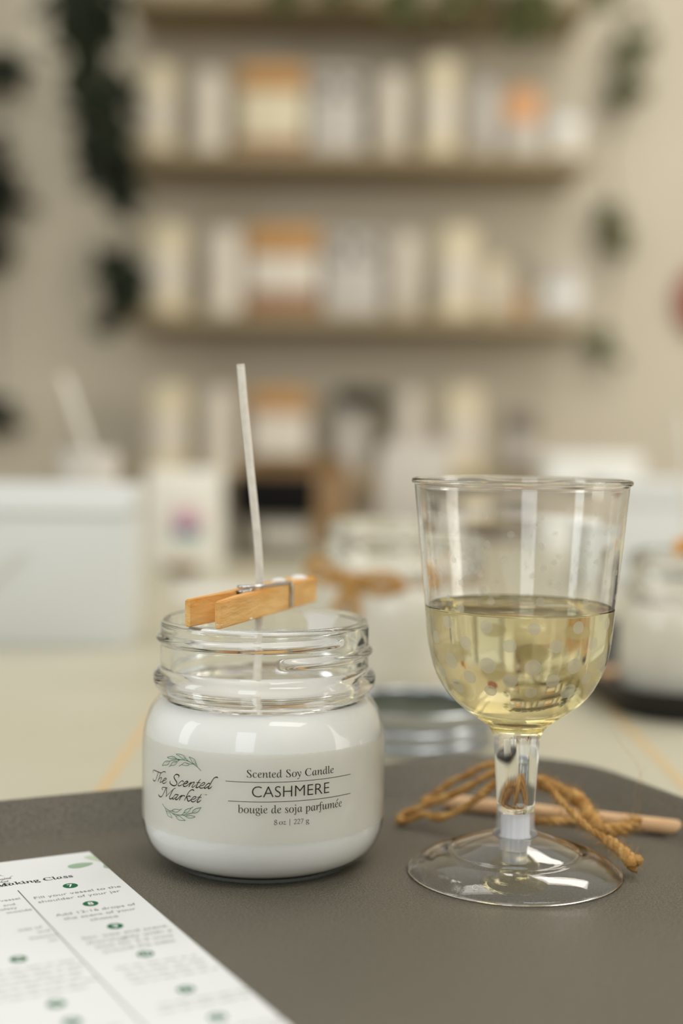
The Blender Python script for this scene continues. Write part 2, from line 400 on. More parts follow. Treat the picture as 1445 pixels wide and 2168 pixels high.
SPRIG_TOP=[[1.1,[-17.47,36.35,-18.75,37.39,-20.34,38.14,-21.99,38.69,-23.45,38.82,-25.22,38.75,-26.26,38.6]],[1.0,[-21.99,38.69,-23.21,39.43]],[0.9,[-23.21,39.43,-23.58,39.95,-24.46,40.25,-25.49,40.34,-27.02,40.13,-25.75,39.78,-24.83,39.34,-24.07,39.11,-23.45,39.2,-23.21,39.43]],[0.6,[-23.21,39.43,-24.2,39.76]],[0.9,[-18.75,37.39,-19.09,38.11,-19.26,38.65,-19.78,39.44,-20.59,39.82,-21.82,39.99,-21.17,39.46,-20.81,38.84,-20.23,38.34,-19.54,38.19,-19.09,38.11]],[0.6,[-19.32,38.36,-20.35,39.23]],[0.9,[-20.34,38.09,-21.68,37.92,-22.71,38.11,-23.69,38.02,-24.69,37.35,-25.85,36.65]],[0.9,[-21.68,37.92,-22.1,37.43,-22.82,37.26,-24.69,37.3]],[0.6,[-21.68,37.95,-22.95,37.79]],[0.9,[-25.22,38.75,-26.67,38.77,-27.63,39.15,-28.76,39.21,-29.93,38.92,-31.14,38.47,-30.07,38.37,-28.75,38.37,-27.62,38.58,-26.67,38.77]],[0.6,[-27.08,38.85,-28.9,38.76]],[1.0,[-25.34,38.64,-27.9,38.2,-30.06,37.5]],[1.1,[-30.06,37.5,-31.45,37.31,-32.41,36.9,-33.23,36.12,-33.74,35.49,-32.4,35.89,-31.12,36.21,-30.36,36.83,-30.06,37.5]],[0.6,[-30.82,37.04,-31.76,36.73]],[1.0,[-25.74,38.53,-26.59,37.88]],[1.0,[-26.59,37.88,-27.89,37.77,-28.88,37.08,-29.46,36.4,-30.27,35.73]],[0.9,[-26.59,37.88,-27.06,37.18,-27.89,36.66,-29.46,36.26]],[0.6,[-26.93,37.78,-28.03,37.17]]]
SPRIG_LOW=[[1.1,[-33.59,23.75,-32.03,22.78,-30.08,22.25,-28.46,21.79,-26.93,21.73,-25.73,21.76,-23.93,22.06,-22.22,22.62,-20.45,23.22]],[0.9,[-32.03,22.69,-31.62,21.9,-31.14,21.02,-30.21,20.53,-28.67,20.37,-29.33,21.09,-29.92,21.75,-30.84,21.96,-31.62,21.9]],[0.6,[-31.31,21.77,-30.22,21.11]],[0.9,[-29.93,22.28,-28.9,22.48,-28.05,23.07,-26.94,23.32,-25.35,23.41,-24.45,23.89]],[0.9,[-28.9,22.43,-27.9,22.28,-26.8,22.43,-25.87,22.88,-25.22,23.43]],[0.6,[-28.9,22.45,-27.63,22.67]],[1.0,[-28.46,21.74,-27.06,21.23]],[0.9,[-27.06,21.23,-26.51,20.56,-25.32,20.24,-24.04,20.34,-23.11,20.54,-24.17,20.87,-25.2,21.37,-26.12,21.49,-27.06,21.23]],[0.6,[-26.93,21.16,-25.85,20.77]],[1.0,[-24.56,21.96,-23.69,22.77]],[1.0,[-23.69,22.77,-23.32,23.5,-22.35,24.13,-21.05,24.57,-20.18,25.12]],[0.9,[-23.69,22.77,-22.58,22.9,-21.75,23.56,-21.05,24.47]],[0.6,[-23.56,22.89,-22.59,23.47]],[1.1,[-20.45,23.22,-20.23,23.88,-19.43,24.56,-18.43,24.93,-17.22,25.32]],[1.0,[-20.45,23.22,-19.31,23.39,-18.31,23.95,-17.55,25.09]],[0.6,[-20.22,23.45,-18.98,24.05]],[1.0,[-24.06,21.99,-23.06,21.87]],[0.9,[-23.06,21.87,-22.09,22.26,-20.91,22.36,-19.47,22.2,-20.44,21.75,-21.61,21.48,-22.45,21.54,-23.06,21.87]],[0.6,[-22.82,21.91,-21.61,21.88]]]

# ------------------------------------------------------------------ structure
bm = bmesh.new(); add_box(bm, 6.0, 5.2, .05, (0, .8, -.05)); struct('floor', bm, M['floor'])
bm = bmesh.new(); add_box(bm, 6.0, .1, 2.8, (0, 3.17, 0)); struct('wall_back', bm, M['wall'])
bm = bmesh.new(); add_box(bm, 6.0, .015, .1, (0, 3.1125, 0), .003); struct('baseboard_back', bm, M['white'])

# ------------------------------------------------------------------ table
t = thing('table', 'long cream painted worktable with tan seams between its boards', 'table', (0, .82, 0))
bm = bmesh.new(); add_box(bm, 1.86, 2.3, .04, (0, 0, .71), .004); obj('tabletop', bm, M['table'], t)
for x in (-.5565, -.325, -.0925, .140, .3725, .605):
    bm = bmesh.new(); add_box(bm, .0052, 2.29, .0006, (x, 0, .7496)); obj('inlay_strip', bm, M['seam'], t, label='tan strip in the cream tabletop')
for sx in (-1, 1):
    for sy in (-1, 1):
        bm = bmesh.new(); add_box(bm, .06, .06, .71, (sx * .86, sy * 1.07, 0), .006); obj('leg', bm, M['leg'], t)

# ------------------------------------------------------------------ serving trays
def tray_bm():
    bm = bmesh.new()
    spec = [(11, -3), (9, -3), (1.2, 10.6), (0, 12), (.5, 12.6), (1.6, 12.6), (2.6, 11.8), (8.6, 1.4), (10, .35), (12, 0)]
    rings = []
    for off, z in spec:
        o = off / 1000
        rings.append([bm.verts.new((x, y, z / 1000)) for x, y in rrect(.42 - 2 * o, .30 - 2 * o, .046 - o, 12)])
    for a, b in zip(rings, rings[1:]):
        n = len(a)
        for k in range(n): bm.faces.new((a[k], a[(k + 1) % n], b[(k + 1) % n], b[k]))
    bm.faces.new(rings[-1]); bm.faces.new(list(reversed(rings[0])))
    return bm
e1 = Vector((.9063, .4226, 0)); e2 = Vector((-.4226, .9063, 0))
c = Vector((.0845, .5662, 0)) - e1 * .21 - e2 * .15
tray = obj('serving_tray', tray_bm(), M['tray'], None, (c.x, c.y, Z0), (0, 0, R(25)))
tag(tray, 'large dark taupe tray under the candle jar, wine cup and card', 'tray')
tray2 = tray.copy(); COL.objects.link(tray2)
tray2.data = tray.data.copy(); tray2.data.materials[0] = M['tray2']
tray2.location = (.336, .846, Z0); tray2.rotation_euler = (0, 0, R(4))
tag(tray2, 'black tray at right carrying the blurred candle jar', 'tray')

# ------------------------------------------------------------------ candle jars
OUT = [(0, 1.2), (24, 1.2), (26, .2), (28.3, 0), (29.5, .6), (30.6, 1.5), (33, 2.7), (35.2, 4.4), (36.9, 6.8), (38.1, 9.6), (38.8, 12.6), (38.95, 16), (38.95, 26), (38.9, 39), (38.55, 42.6), (37.95, 45.6), (36.7, 49.1), (35.4, 51.2), (33.9, 52.8), (32.7, 53.7), (32.35, 54.3), (32.7, 55.0), (34.0, 55.6), (35.2, 56.8), (35.7, 58.6), (35.5, 60.4), (34.7, 61.8), (33.6, 62.6), (33.35, 63.4)]
NECK = [(33.35, 63.4 + .35 * k) for k in range(1, 37)]
LIP = [(33.2, 77.0), (32.7, 77.8), (31.9, 78.15), (31.0, 77.9), (30.5, 77.2), (30.3, 76), (30.25, 70), (30.2, 63), (30.2, 56), (30.25, 54.4), (30.7, 53.3), (31.6, 52.6)]
def bump(z, zc, h=1.45, w=1.75):
    d = abs(z - zc)
    return h * math.cos(d / w * math.pi / 2) ** 1.3 if d < w else 0
def ramp(a, a0, a1, t=14):
    return max(0, min(1, (a - a0) / t, (a1 - a) / t)) ** .6 if a0 < a < a1 else 0
def jar_bm(seg=176):
    bm = bmesh.new(); prof = OUT + NECK + LIP; rings = []
    for i, (r, z) in enumerate(prof):
        if r == 0: rings.append([bm.verts.new((0, 0, z / 1000))]); continue
        ring = []
        for k in range(seg):
            a = 360 * k / seg                    # 0 faces the front, positive to the right
            aa = a if a <= 180 else a - 360
            rr = r
            if len(OUT) <= i < len(OUT) + len(NECK):
                rr += bump(z, 73.0 + .012 * aa) * ramp(aa, -150, 49)
                a2 = a if a > 0 else a + 360
                rr += bump(z, 68.0 + .002 * a2) * ramp(a2, 12, 205)
            if 2 <= i <= 3: rr += .22 * math.cos(R(a) * 58)
            ring.append(bm.verts.new((rr / 1000 * math.sin(R(a)), -rr / 1000 * math.cos(R(a)), z / 1000)))
        rings.append(ring)
    for i in range(len(rings) - 1):
        a, b = rings[i], rings[i + 1]; zz = prof[i][1]
        mi = 1 if (1.2 < zz < 53.5 and i < len(OUT)) else 0
        if 2 <= i <= 5: mi = 2                    # knurled foot ring, with its gathered light painted in
        for k in range(seg):
            k2 = (k + 1) % seg
            f = bm.faces.new((a[0], b[k2], b[k]) if len(a) == 1 else (a[k], a[k2], b[k2], b[k]))
            f.material_index = mi
    return bm
WAX = [(0, 1.9), (26, 1.7), (29.8, 2.2), (32.6, 3.5), (34.7, 5.1), (36.3, 7.3), (37.45, 10.2), (38.1, 13.4), (38.25, 16.4), (38.2, 39), (37.85, 42.5), (37.2, 45.4), (35.9, 48.4), (34.5, 50.3), (33.3, 51.6), (31.9, 52.5), (30.6, 52.9), (29, 53.0), (12, 52.8), (0, 52.9)]

def candle_jar(name, label, loc, seg=112, wick=None, group=None):
    t = thing(name, label, 'candle', loc, 0, group)
    g = obj('jar_glass', jar_bm(seg), [M['glass'], M['skin'], M['foot']], t, smooth='keep')
    bm = bmesh.new(); add_lathe(bm, mmp(WAX), 128); w = obj('wax', bm, M['wax'] if seg > 150 else M['wax_dim'], t, smooth='keep')
    if wick:
        bm = bmesh.new(); add_tube(bm, catmull(wick, 6), .00128, 10); obj('wick', bm, M['wick'], t)
    return t

JA = Vector((-.0241, .455, Z0))
wickpts = [(-.0027, .001, .0515), (-.0021, .001, .0729), (-.0020, .001, .089), (-.0022, .001, .0959), (-.0033, .001, .108), (-.0048, .001, .1217), (-.0068, .001, .1398), (-.0087, .001, .1592)]
jar = candle_jar('candle_jar', 'white soy candle in a threaded glass jar lettered CASHMERE on the tray', JA, 176, wickpts)

def on_jar(dr):
    rr = .03895 + dr
    return lambda s, z: Vector((rr * math.sin(s / 39.1), -rr * math.cos(s / 39.1), z / 1000))

# sticker film with its print
bm = bmesh.new()
n = 90; z0, z1 = 15.2, 42.2
P_ = on_jar(.00006)
for k in range(n + 1):
    s = -70 + 140 * k / n
    bm.verts.new(P_(s, z0)); bm.verts.new(on_jar(.00006)(s, 38.9)); bm.verts.new(on_jar(-.00028)(s, z1))
bm.verts.ensure_lookup_table()
for k in range(n):
    a = 3 * k
    for q in (0, 1): bm.faces.new([bm.verts[i] for i in (a + q, a + 3 + q, a + 4 + q, a + 1 + q)])
lab = obj('label', bm, M['film'], jar, smooth='keep', label='clear matte sticker on the jar front')
pl = on_jar(.00012)
bm = bmesh.new()
for w, pts in INK: stroke_faces(bm, list(zip(pts[::2], pts[1::2])), w * .195, True, R(50), pl)
obj('script_lettering', bm, M['ink'], lab, smooth=None, label='script words on the sticker')
for S_ in (SPRIG_TOP, SPRIG_LOW):
    bm = bmesh.new()
    for w, pts in S_: stroke_faces(bm, list(zip(pts[::2], pts[1::2])), w * .16, False, None, pl, 6)
    obj('leaf_sprig', bm, M['green_ink'], lab, smooth=None, label='green line drawn leafy sprig')
bm = bmesh.new()
text_faces(bm, serif('Scented Soy Candle'), pl, -2.95, 24.3, 35.45, 2.35, shear=-.26)
obj('serif_lettering', bm, M['ink'], lab, smooth=None, label='line reading Scented Soy Candle')
bm = bmesh.new()
text_faces(bm, 'CASHMERE', pl, -1.4, 22.75, 29.55, 3.3, offset=-.012)
obj('bold_lettering', bm, M['ink'], lab, smooth=None, label='scent name CASHMERE')
bm = bmesh.new()
text_faces(bm, serif('bougie de soja parfumee'), pl, -5.6, 27.55, 24.75, 2.45, shear=-.26)
stroke_faces(bm, [(25.4, 26.6), (26.05, 27.3)], .22, False, None, pl)
obj('serif_lettering', bm, M['ink'], lab, smooth=None, label='line reading bougie de soja parfumée')
bm = bmesh.new()
def digit(d, s0, z0):
    W2, H2 = .95, 1.45
    D8 = [(.5, .55), (.2, .68), (.18, .86), (.5, 1), (.8, .88), (.76, .68), (.5, .55), (.16, .36), (.1, .14), (.5, 0), (.9, .14), (.84, .38), (.5, .55)]
    D2 = [(.1, .78), (.2, .94), (.5, 1), (.8, .88), (.8, .66), (.5, .34), (.1, .02)]
    D7 = [(.9, .98), (.6, .5), (.34, 0)]
    for st, w_ in {'8': [(D8, .17)], '2': [(D2, .17), ([(.08, .04), (.5, .04), (.92, .06)], .17)], '7': [(D7, .18), ([(.08, .95), (.5, .95), (.92, .96)], .16)]}[d]:
        stroke_faces(bm, [(s0 + x * W2, z0 + y * H2) for x, y in st], w_, False, R(40), pl, 5)
digit('8', 5.25, 21.25)
text_faces(bm, serif('oz'), pl, 6.75, 8.85, 21.25, 1.0, shear=-.26)
stroke_faces(bm, [(10.02, 20.85), (10.02, 22.9)], .13, False, None, pl, 3)
digit('2', 11.2, 21.2); digit('2', 12.25, 21.2); digit('7', 13.3, 21.2)
text_faces(bm, serif('g'), pl, 15.0, 16.05, 21.2, 1.05, shear=-.26)
obj('serif_lettering', bm, M['ink'], lab, smooth=None, label='small line reading 8 oz | 227 g')
for a, b, zz in ((-9.4, 31.0, 34.05), (-8.6, 31.1, 28.15)):
    bm = bmesh.new(); stroke_faces(bm, [(a + (b - a) * k / 24, zz) for k in range(25)], .17, False, None, pl, 2)
    obj('rule_line', bm, M['ink'], lab, smooth=None)

# milky wax smears inside the neck
def smear(a0, a1, ztop, zlow, taper):
    bm = bmesh.new(); n = 14; mrows = 10; g = []
    for j in range(mrows + 1):
        f = j / mrows; z = ztop + (zlow - ztop) * f
        mid = (a0 + a1) / 2; hw = (a1 - a0) / 2 * (1 - taper * f ** .8) * (1 + .12 * math.sin(9 * f + a0))
        g.append([bm.verts.new((.03005 * math.sin(R(mid + hw * (2 * k / n - 1))), -.03005 * math.cos(R(mid + hw * (2 * k / n - 1))), z / 1000)) for k in range(n + 1)])
    for j in range(mrows):
        for k in range(n): bm.faces.new((g[j][k], g[j][k + 1], g[j + 1][k + 1], g[j + 1][k]))
    return bm
for q in ((128, 160, 77, 64, .72), (64, 92, 77, 67.5, .85), (-74, -66, 71, 66.5, .4)):
    obj('wax_smear', smear(*q), M['smear'], jar, smooth='keep', label='milky wax smear on the inner neck')

# ------------------------------------------------------------------ clothespin across the rim
pin = thing('clothespin', 'wooden clothespin gripping the wick across the nearest jar rim', 'clothespin', (-.0414, .4258, Z0 + .0784), R(65.6))
pin.rotation_euler = (0, R(-.9), R(65.6))
def leg_poly(s):
    yo = lambda x: -(6.05 - 1.85 * x / 72)
    P = [(0, yo(0)), (48.6, yo(48.6)), (49.2, yo(49) + .7), (50.6, yo(50) + .7), (51.2, yo(51)), (70.8, yo(70.8)), (72, yo(72) + 1.0), (72, -.25), (70, -.1), (56, -.1), (52, -.25), (46, -1.0), (40, -1.25), (33, -1.45), (29.6, -1.7), (28.9, -2.6), (27.2, -3.0), (25.4, -2.6), (24.6, -1.75), (14, -2.7), (0, yo(0) + 1.75)]
    P = [(x / 1000, s * y / 1000) for x, y in P]
    return P if s > 0 else list(reversed(P))
for s, nm in ((1, 'front'), (-1, 'back')):
    bm = bmesh.new(); add_prism(bm, leg_poly(s), .0084)
    es = [e for e in bm.edges if abs(e.verts[0].co.z - e.verts[1].co.z) < 1e-6]
    bmesh.ops.bevel(bm, geom=es, offset=.00035, segments=2, affect='EDGES')
    obj('wooden_leg', bm, M['pinwood'], pin, smooth=25)
bm = bmesh.new()
path = []
for k in range(7 * 20 + 1):
    a = 2 * math.pi * k / 20 + math.pi
    path.append((.0271 + .0022 * math.cos(a), .0022 * math.sin(a), -.0006 + .0104 * k / 140))
path += [(.0262, -.0030, .0099), (.034, -.0038, .0094), (.042, -.0044, .0091), (.0488, -.0047, .0091), (.0498, -.0050, .0086), (.0499, -.0052, .0074), (.0499, -.0051, .0010)]
path = [(.0499, .0051, .0074), (.0499, .0052, .0010), (.0498, .0048, -.0006), (.042, .0040, -.0008), (.034, .0035, -.0008)] + path
add_tube(bm, path, .00052, 8)
obj('spring', bm, M['steel'], pin, smooth='keep', label='steel wire spring')
for x, y, z, r in ((.0530, .0012, .0088, .0024), (.0645, -.0008, .0087, .0027), (.0010, -.0052, .0012, .0010), (.0205, -.0052, .0006, .0009)):
    bm = bmesh.new(); bmesh.ops.create_icosphere(bm, subdivisions=3, radius=r)
    for v in bm.verts:
        v.co.z *= .36; v.co.x *= 1.15 + .2 * math.sin(900 * v.co.y)
    obj('wax_drip', bm, M['wax'], pin, (x, y, z), label='dried white wax drip')

# ------------------------------------------------------------------ wine cup
CUPO = [(0, 19.5), (5.2, 19.5), (5.75, 19.9), (5.92, 21.3), (6.2, 26), (6.75, 34), (7.35, 43.2), (7.9, 44.9), (8.74, 46.2), (10.1, 47.5), (12.3, 49), (14.66, 50.7), (17.2, 52.5), (19.54, 54.4), (21.8, 56.8), (23.7, 59.4), (25.4, 62.5), (26.6, 65.6), (27.6, 69), (28.3, 72.5), (28.85, 77), (29.45, 84), (31.4, 103), (33.2, 121.9)]
CUPR = [(33.3, 122.3), (34.0, 122.6), (34.2, 123.3), (33.9, 123.9), (33.2, 124.1), (32.6, 123.9), (32.3, 123.3)]
CUPI = [(32.2, 121.5), (30.4, 103), (28.45, 84), (27.85, 77), (27.3, 72.5), (26.6, 69.2), (25.6, 66), (24.4, 63.2), (22.7, 60.3), (20.9, 58), (18.7, 56), (16.4, 54.3), (13.9, 52.9), (11, 51.7), (7, 50.9), (0, 50.6)]
WA = Vector((.0559, .442, Z0))
cup = thing('wine_cup', 'clear plastic stemmed wine cup with printed dots on the tray', 'wine glass', WA)
bm = bmesh.new(); add_lathe(bm, mmp(CUPO + CUPR + CUPI), 160)
obj('bowl', bm, M['plastic'], cup, smooth='keep')
FOOTO = [(33.0, .05), (33.5, .1), (33.85, .45), (33.75, .95), (33.2, 1.5), (31.6, 2.7), (28.8, 4.4), (25.4, 5.9), (22.6, 6.6), (21.2, 6.7), (20.7, 6.85), (20.3, 7.3), (19.4, 7.85), (17, 8.9), (13, 10.5), (9.4, 11.7), (7.4, 12.25), (6.7, 12.3)]
FOOTI = [(5.2, 11.4), (7.2, 11.2), (9.4, 10.7), (13, 9.5), (17, 7.9), (19.4, 6.8), (20.4, 6.0), (22.6, 5.55), (25.4, 4.8), (28.8, 3.3), (31.2, 1.7), (32.3, .75), (32.7, .3)]
bm = bmesh.new(); add_lathe(bm, mmp(FOOTO + FOOTI), 160, closed=True)
foot = obj('foot', bm, M['plastic'], cup, smooth='keep')
bm = bmesh.new(); rr_ = [(.0305 * math.sin(R(-29)) + .0009 * math.cos(k * .2856), -.0305 * math.cos(R(-29)) + .0009 * math.sin(k * .2856), .00345 + .00048 * math.sin(k * .2856)) for k in range(23)]
add_tube(bm, rr_, .00009, 5); obj('mould_mark', bm, M['frost'], foot, smooth='keep', label='tiny raised ring on the foot')
bm = bmesh.new(); add_lathe(bm, mmp([(5.85, 19.7), (6.05, 19.6), (6.1, 15.2), (6.5, 13.6), (7.0, 12.8), (7.0, 12.3), (6.4, 12.3), (5.9, 13.2), (5.6, 15.2), (5.55, 19.5)]), 96, closed=True)
obj('collar', bm, M['collar'], cup, smooth='keep', label='milky clear collar under the stem')
bm = bmesh.new()
pr = mmp([(0, 3.0), (3.9, 3.0), (4.1, 3.3), (4.1, 7.0), (4.75, 7.3), (4.8, 11.6), (4.55, 12.2), (4.5, 18.9), (4.3, 19.3), (0, 19.3)])
rg = add_lathe(bm, pr, 72)
for ring in rg:
    for k, v in enumerate(ring):
        if len(ring) > 1 and k % 6 < 2: v.co.x *= .955; v.co.y *= .955
obj('plug', bm, M['frost'], cup, smooth=40, label='frosted white peg joining stem and foot')
# printed dots
zr = [(p[1], p[0]) for p in CUPO[9:]]
def cup_r(z):
    for (za, ra), (zb, rb) in zip(zr, zr[1:]):
        if za <= z <= zb: return ra + (rb - ra) * (z - za) / (zb - za)
    return zr[-1][1]
bm = bmesh.new()
def dot(a, z, r):
    ra = cup_r(z); sl = (cup_r(z + .6) - cup_r(z - .6)) / 1.2
    cz = 1 / math.sqrt(1 + sl * sl); ctr = bm.verts.new(((ra + .05) / 1000 * math.sin(R(a)), -(ra + .05) / 1000 * math.cos(R(a)), z / 1000)); ring = []
    for k in range(20):
        t_ = 2 * math.pi * k / 20
        zz = z + r * math.sin(t_) * cz; aa = R(a) + r * math.cos(t_) / ra
        q = cup_r(zz) + .06
        ring.append(bm.verts.new((q / 1000 * math.sin(aa), -q / 1000 * math.cos(aa), zz / 1000)))
    for k in range(20): bm.faces.new((ctr, ring[k], ring[(k + 1) % 20])).material_index = 1 if r < 1.5 else 0
for row, (z, off, r) in enumerate(((81.2, 1.5, 1.95), (75.8, 15.2, 2.03), (69.5, 1.5, 2.5), (65.2, 15.4, 2.2), (61.6, 1.6, 2.6))):
    for k in range(13):
        rr = r * (1 if row < 4 else (.75, 1.0)[k % 2]); dot(off + k * 360 / 13, z, rr)
SM = [(-54.8, 113.8, .9), (-25.8, 113.9, .95), (3, 113.8, .85), (-12.3, 108.8, 1.06), (-24.8, 105.8, 1.01), (3.3, 105.8, .95), (-17.3, 100.7, .95), (10.9, 100.7, .95), (5.1, 99.1, 1.16), (-.4, 96.8, .95), (-29.1, 96.7, .9), (-34.6, 98.7, .95), (28.3, 98, .9), (38.7, 100.7, .9), (43.3, 109.1, .9), (31.4, 106.3, .79), (-45.7, 100.4, .9), (-57.4, 96.5, .9), (-41.5, 93.8, 1.06), (14.1, 94, 1.43), (-52.2, 88.8, .95), (-23.3, 88.9, 1.16), (4.3, 89.2, 1.32), (32.8, 88.8, 1.06), (-71.7, 83.3, 1.06), (-42.3, 86, 1.16), (-70.9, 94, .79)]
for q in (0, 120, 240):
    for a, z, r in SM: dot(a + q, z, r)
obj('printed_dots', bm, [M['dot'], M['dot2']], cup, smooth='keep', label='pale gold dots printed around the bowl')
# the wine
WI = [(r + (.12 if r else 0), z - (.12 if r < 12 else 0)) for r, z in reversed(CUPI[3:])]
bm = bmesh.new(); add_lathe(bm, mmp(WI + [(28.57, 84.0), (28.6, 84.75), (28.2, 84.45), (27.4, 84.2), (26, 84.1), (0, 84.1)]), 160)
wine = obj('white_wine', bm, M['wine'], None, WA, smooth='keep')
tag(wine, 'pale yellow white wine half filling the dotted cup', 'wine')

# ------------------------------------------------------------------ instruction card
CA = R(27.2)
card = thing('instruction_card', 'white printed candle making instruction card lying on the tray at left', 'card', (-.0806, .4559, Z0 + .0001), CA)
bm = bmesh.new(); add_prism(bm, [(-.0612, -.162), (0.0012, -.162), (0.0, 0), (-.0600, .0008)], .0006); obj('card_sheet', bm, M['card'], card, smooth=None)
pc = lambda u, v: Vector((u / 1000, v / 1000, .00066))
pd = lambda u, v: Vector((u / 1000, v / 1000, .00070))
bm = bmesh.new(); text_faces(bm, serif('Candle Making Class'), pc, -49.5, -12.3, -23.7, 2.9, shear=-.26, offset=.012); obj('heading', bm, M['ink'], card, smooth=None, label='heading Candle Making Class')
bm = bmesh.new()
for w, pts in INK: stroke_faces(bm, [(-29.4 + x * .42 + 5.5, -24.2 + (z - 20) * .62) for x, z in zip(pts[::2], pts[1::2])], w * .12, True, R(50), pc)
obj('script_lettering', bm, M['textgrey'], card, smooth=None, label='script logo above the heading')
bm = bmesh.new()
for S_ in (SPRIG_TOP, SPRIG_LOW):
    for w, pts in S_: stroke_faces(bm, [(-29.4 + x * .42 + 5.5, -24.2 + (z - 20) * .62) for x, z in zip(pts[::2], pts[1::2])], w * .1, False, None, pc, 4)
obj('leaf_sprig', bm, M['green_ink'], card, smooth=None)
bm = bmesh.new(); stroke_faces(bm, [(-30.9, -29.2), (-30.3, -85), (-29.0, -158)], .28, False, None, pc, 8); obj('column_rule', bm, M['rule'], card, smooth=None)
STEPS = [(-15.6, -31.5, '7'), (-15.0, -49.8, '8'), (-14.5, -70.9, '9'), (-14.0, -94.4, '10'), (-13.0, -121.3, '11'), (-12.3, -140, '12'), (-45.6, -31.5, '1'), (-45.4, -55, '2'), (-44.8, -84.0, '3'), (-44.0, -116.4, '4'), (-43.6, -128.2, '5'), (-43.2, -146, '6')]
for u, v, s in STEPS:
    bm = bmesh.new(); vs = [bm.verts.new(pc(u + 2.25 * math.cos(2 * math.pi * k / 28), v + 2.25 * math.sin(2 * math.pi * k / 28))) for k in range(28)]
    bm.faces.new(vs); d_ = obj('step_disc', bm, M['green_ink'], card, smooth=None, label='green disc numbered ' + s)
    bm = bmesh.new(); text_faces(bm, s, pd, u, None, v - 1.15, size=3.3, align='CENTER', offset=.02); obj('step_number', bm, M['digit'], d_, smooth=None)
LINES = [(-15.3, -39.2, 26.2, 'Fill your vessel to the'), (-16.0, -43.2, 24.6, 'shoulder of your jar'), (-15.2, -56.5, 23.5, 'Add 12-16 drops of'), (-15.2, -60.3, 21.0, 'the scent of your'), (-15.2, -64.1, 8.0, 'choice'),
         (-13.6, -77.5, 24.0, 'Stir wax and scent'), (-13.6, -81.3, 24.0, 'thoroughly with a'), (-13.6, -85.2, 21.5, 'stick for 2-3 mins'), (-13.6, -89.1, 20.0, 'around the sides')]
bm = bmesh.new()
for u, v, w, s in LINES: text_faces(bm, s, pc, u - w / 2, u + w / 2, v, 1.95, offset=-.008)
for ur, v, s in ((-32.2, -37.4, 'vessel'), (-34.8, -41.8, 'and'), (-35, -45.1, 'safety'), (-31.6, -48.3, 'outside'), (-32.8, -63.8, 'side of'), (-31.7, -67.2, 'and'), (-30.9, -71.3, 'bottom'), (-31.8, -74.9, 'on')):
    text_faces(bm, s, pc, ur, None, v, size=2.5, align='RIGHT', offset=-.008)
# the lines too far out of focus to read are rows of short dashes
rd = random.Random(3)
for uc, v0, nl in ((-12.8, -101, 4), (-12.3, -128, 2), (-11.8, -147, 3), (-45.0, -91, 6), (-44.2, -135, 2)):
    for j in range(nl):
        u = uc - 12 + rd.random() * 2
        while u < uc + 11:
            w = 1.4 + rd.random() * 3.6
            stroke_faces(bm, [(u, v0 - 3.6 * j), (u + w, v0 - 3.6 * j)], .42, False, None, pc, 2); u += w + 1.1
obj('body_text', bm, M['textgrey'], card, smooth=None)
def leafshape(bm, u, v, L, w, ang, place):
    vs = []
    for k in range(24):
        a = 2 * math.pi * k / 24; x = L / 2 * math.cos(a); y = w / 2 * math.sin(a) * (1 - .25 * math.cos(a))
        vs.append(bm.verts.new(place(u + x * math.cos(ang) - y * math.sin(ang), v + x * math.sin(ang) + y * math.cos(ang))))
    bm.faces.new(vs)
bm = bmesh.new(); leafshape(bm, -6.9, -13.1, 8.4, 4.6, R(8), pc); obj('leaf_print', bm, M['leafprint'], card, smooth=None, label='muted green printed leaf')
bm = bmesh.new(); bm.faces.new([bm.verts.new(pc(*q)) for q in ((-3.6, -5.4), (-2.6, -8.4), (-.1, -12.2), (-.05, -5.2), (-1.4, -4.2))]); obj('leaf_print', bm, M['leafprint2'], card, smooth=None, label='pale green leaf at the corner')
bm = bmesh.new(); bm.faces.new([bm.verts.new(pc(*q)) for q in ((-.05, -15), (-1.1, -18.5), (-.02, -20))]); obj('leaf_print', bm, M['leafprint'], card, smooth=None)

# ------------------------------------------------------------------ twine bow and wooden stick
def twine(bm, pts, rad, twist=900, n=14, hairs=30, seed=1, hl=.004):
    path = catmull(pts, n); rd = random.Random(seed)
    fr = frames(path); L = len(path); acc = 0; ph = []
    for i in range(L):
        if i: acc += (path[i] - path[i - 1]).length * twist
        ph.append(acc)
    rf0 = rad if callable(rad) else (lambda t: rad)
    p1, p2 = rd.random() * 6, rd.random() * 6
    rf = lambda t: rf0(t) * (1 + .13 * math.sin(31 * t + p1) + .10 * math.sin(67 * t + p2))
    hairs = int(hairs * 2.2)
    for s in range(3):
        line = []
        for i, p in enumerate(path):
            t, nn, b = fr[i]; a = ph[i] + s * 2.094; rr = rf(i / (L - 1))
            line.append(p + (nn * math.cos(a) + b * math.sin(a)) * rr * .5)
        add_tube(bm, line, lambda t: rf(t) * .62, 7)
    for h in range(hairs):
        i = rd.randrange(1, L - 1); t, nn, b = fr[i]; a = rd.random() * 6.283
        d = (nn * math.cos(a) + b * math.sin(a) + t * rd.uniform(-.9, .9)).normalized()
        p = path[i] + d * rf(i / (L - 1)) * .6; l = hl * rd.uniform(.4, 1)
        q = p + d * l; q.z = max(q.z, .0006)
        add_tube(bm, [p, (p + q) / 2 + Vector((rd.uniform(-1, 1), rd.uniform(-1, 1), rd.uniform(-.3, 1))) * l * .15, q], .00005, 3, False)
mmv = lambda L: [Vector((x / 1000, y / 1000, z / 1000)) for x, y, z in L]
bow = thing('twine_bow', 'brown jute twine bow with frayed tails behind the wine cup foot', 'twine', (0, 0, Z0))
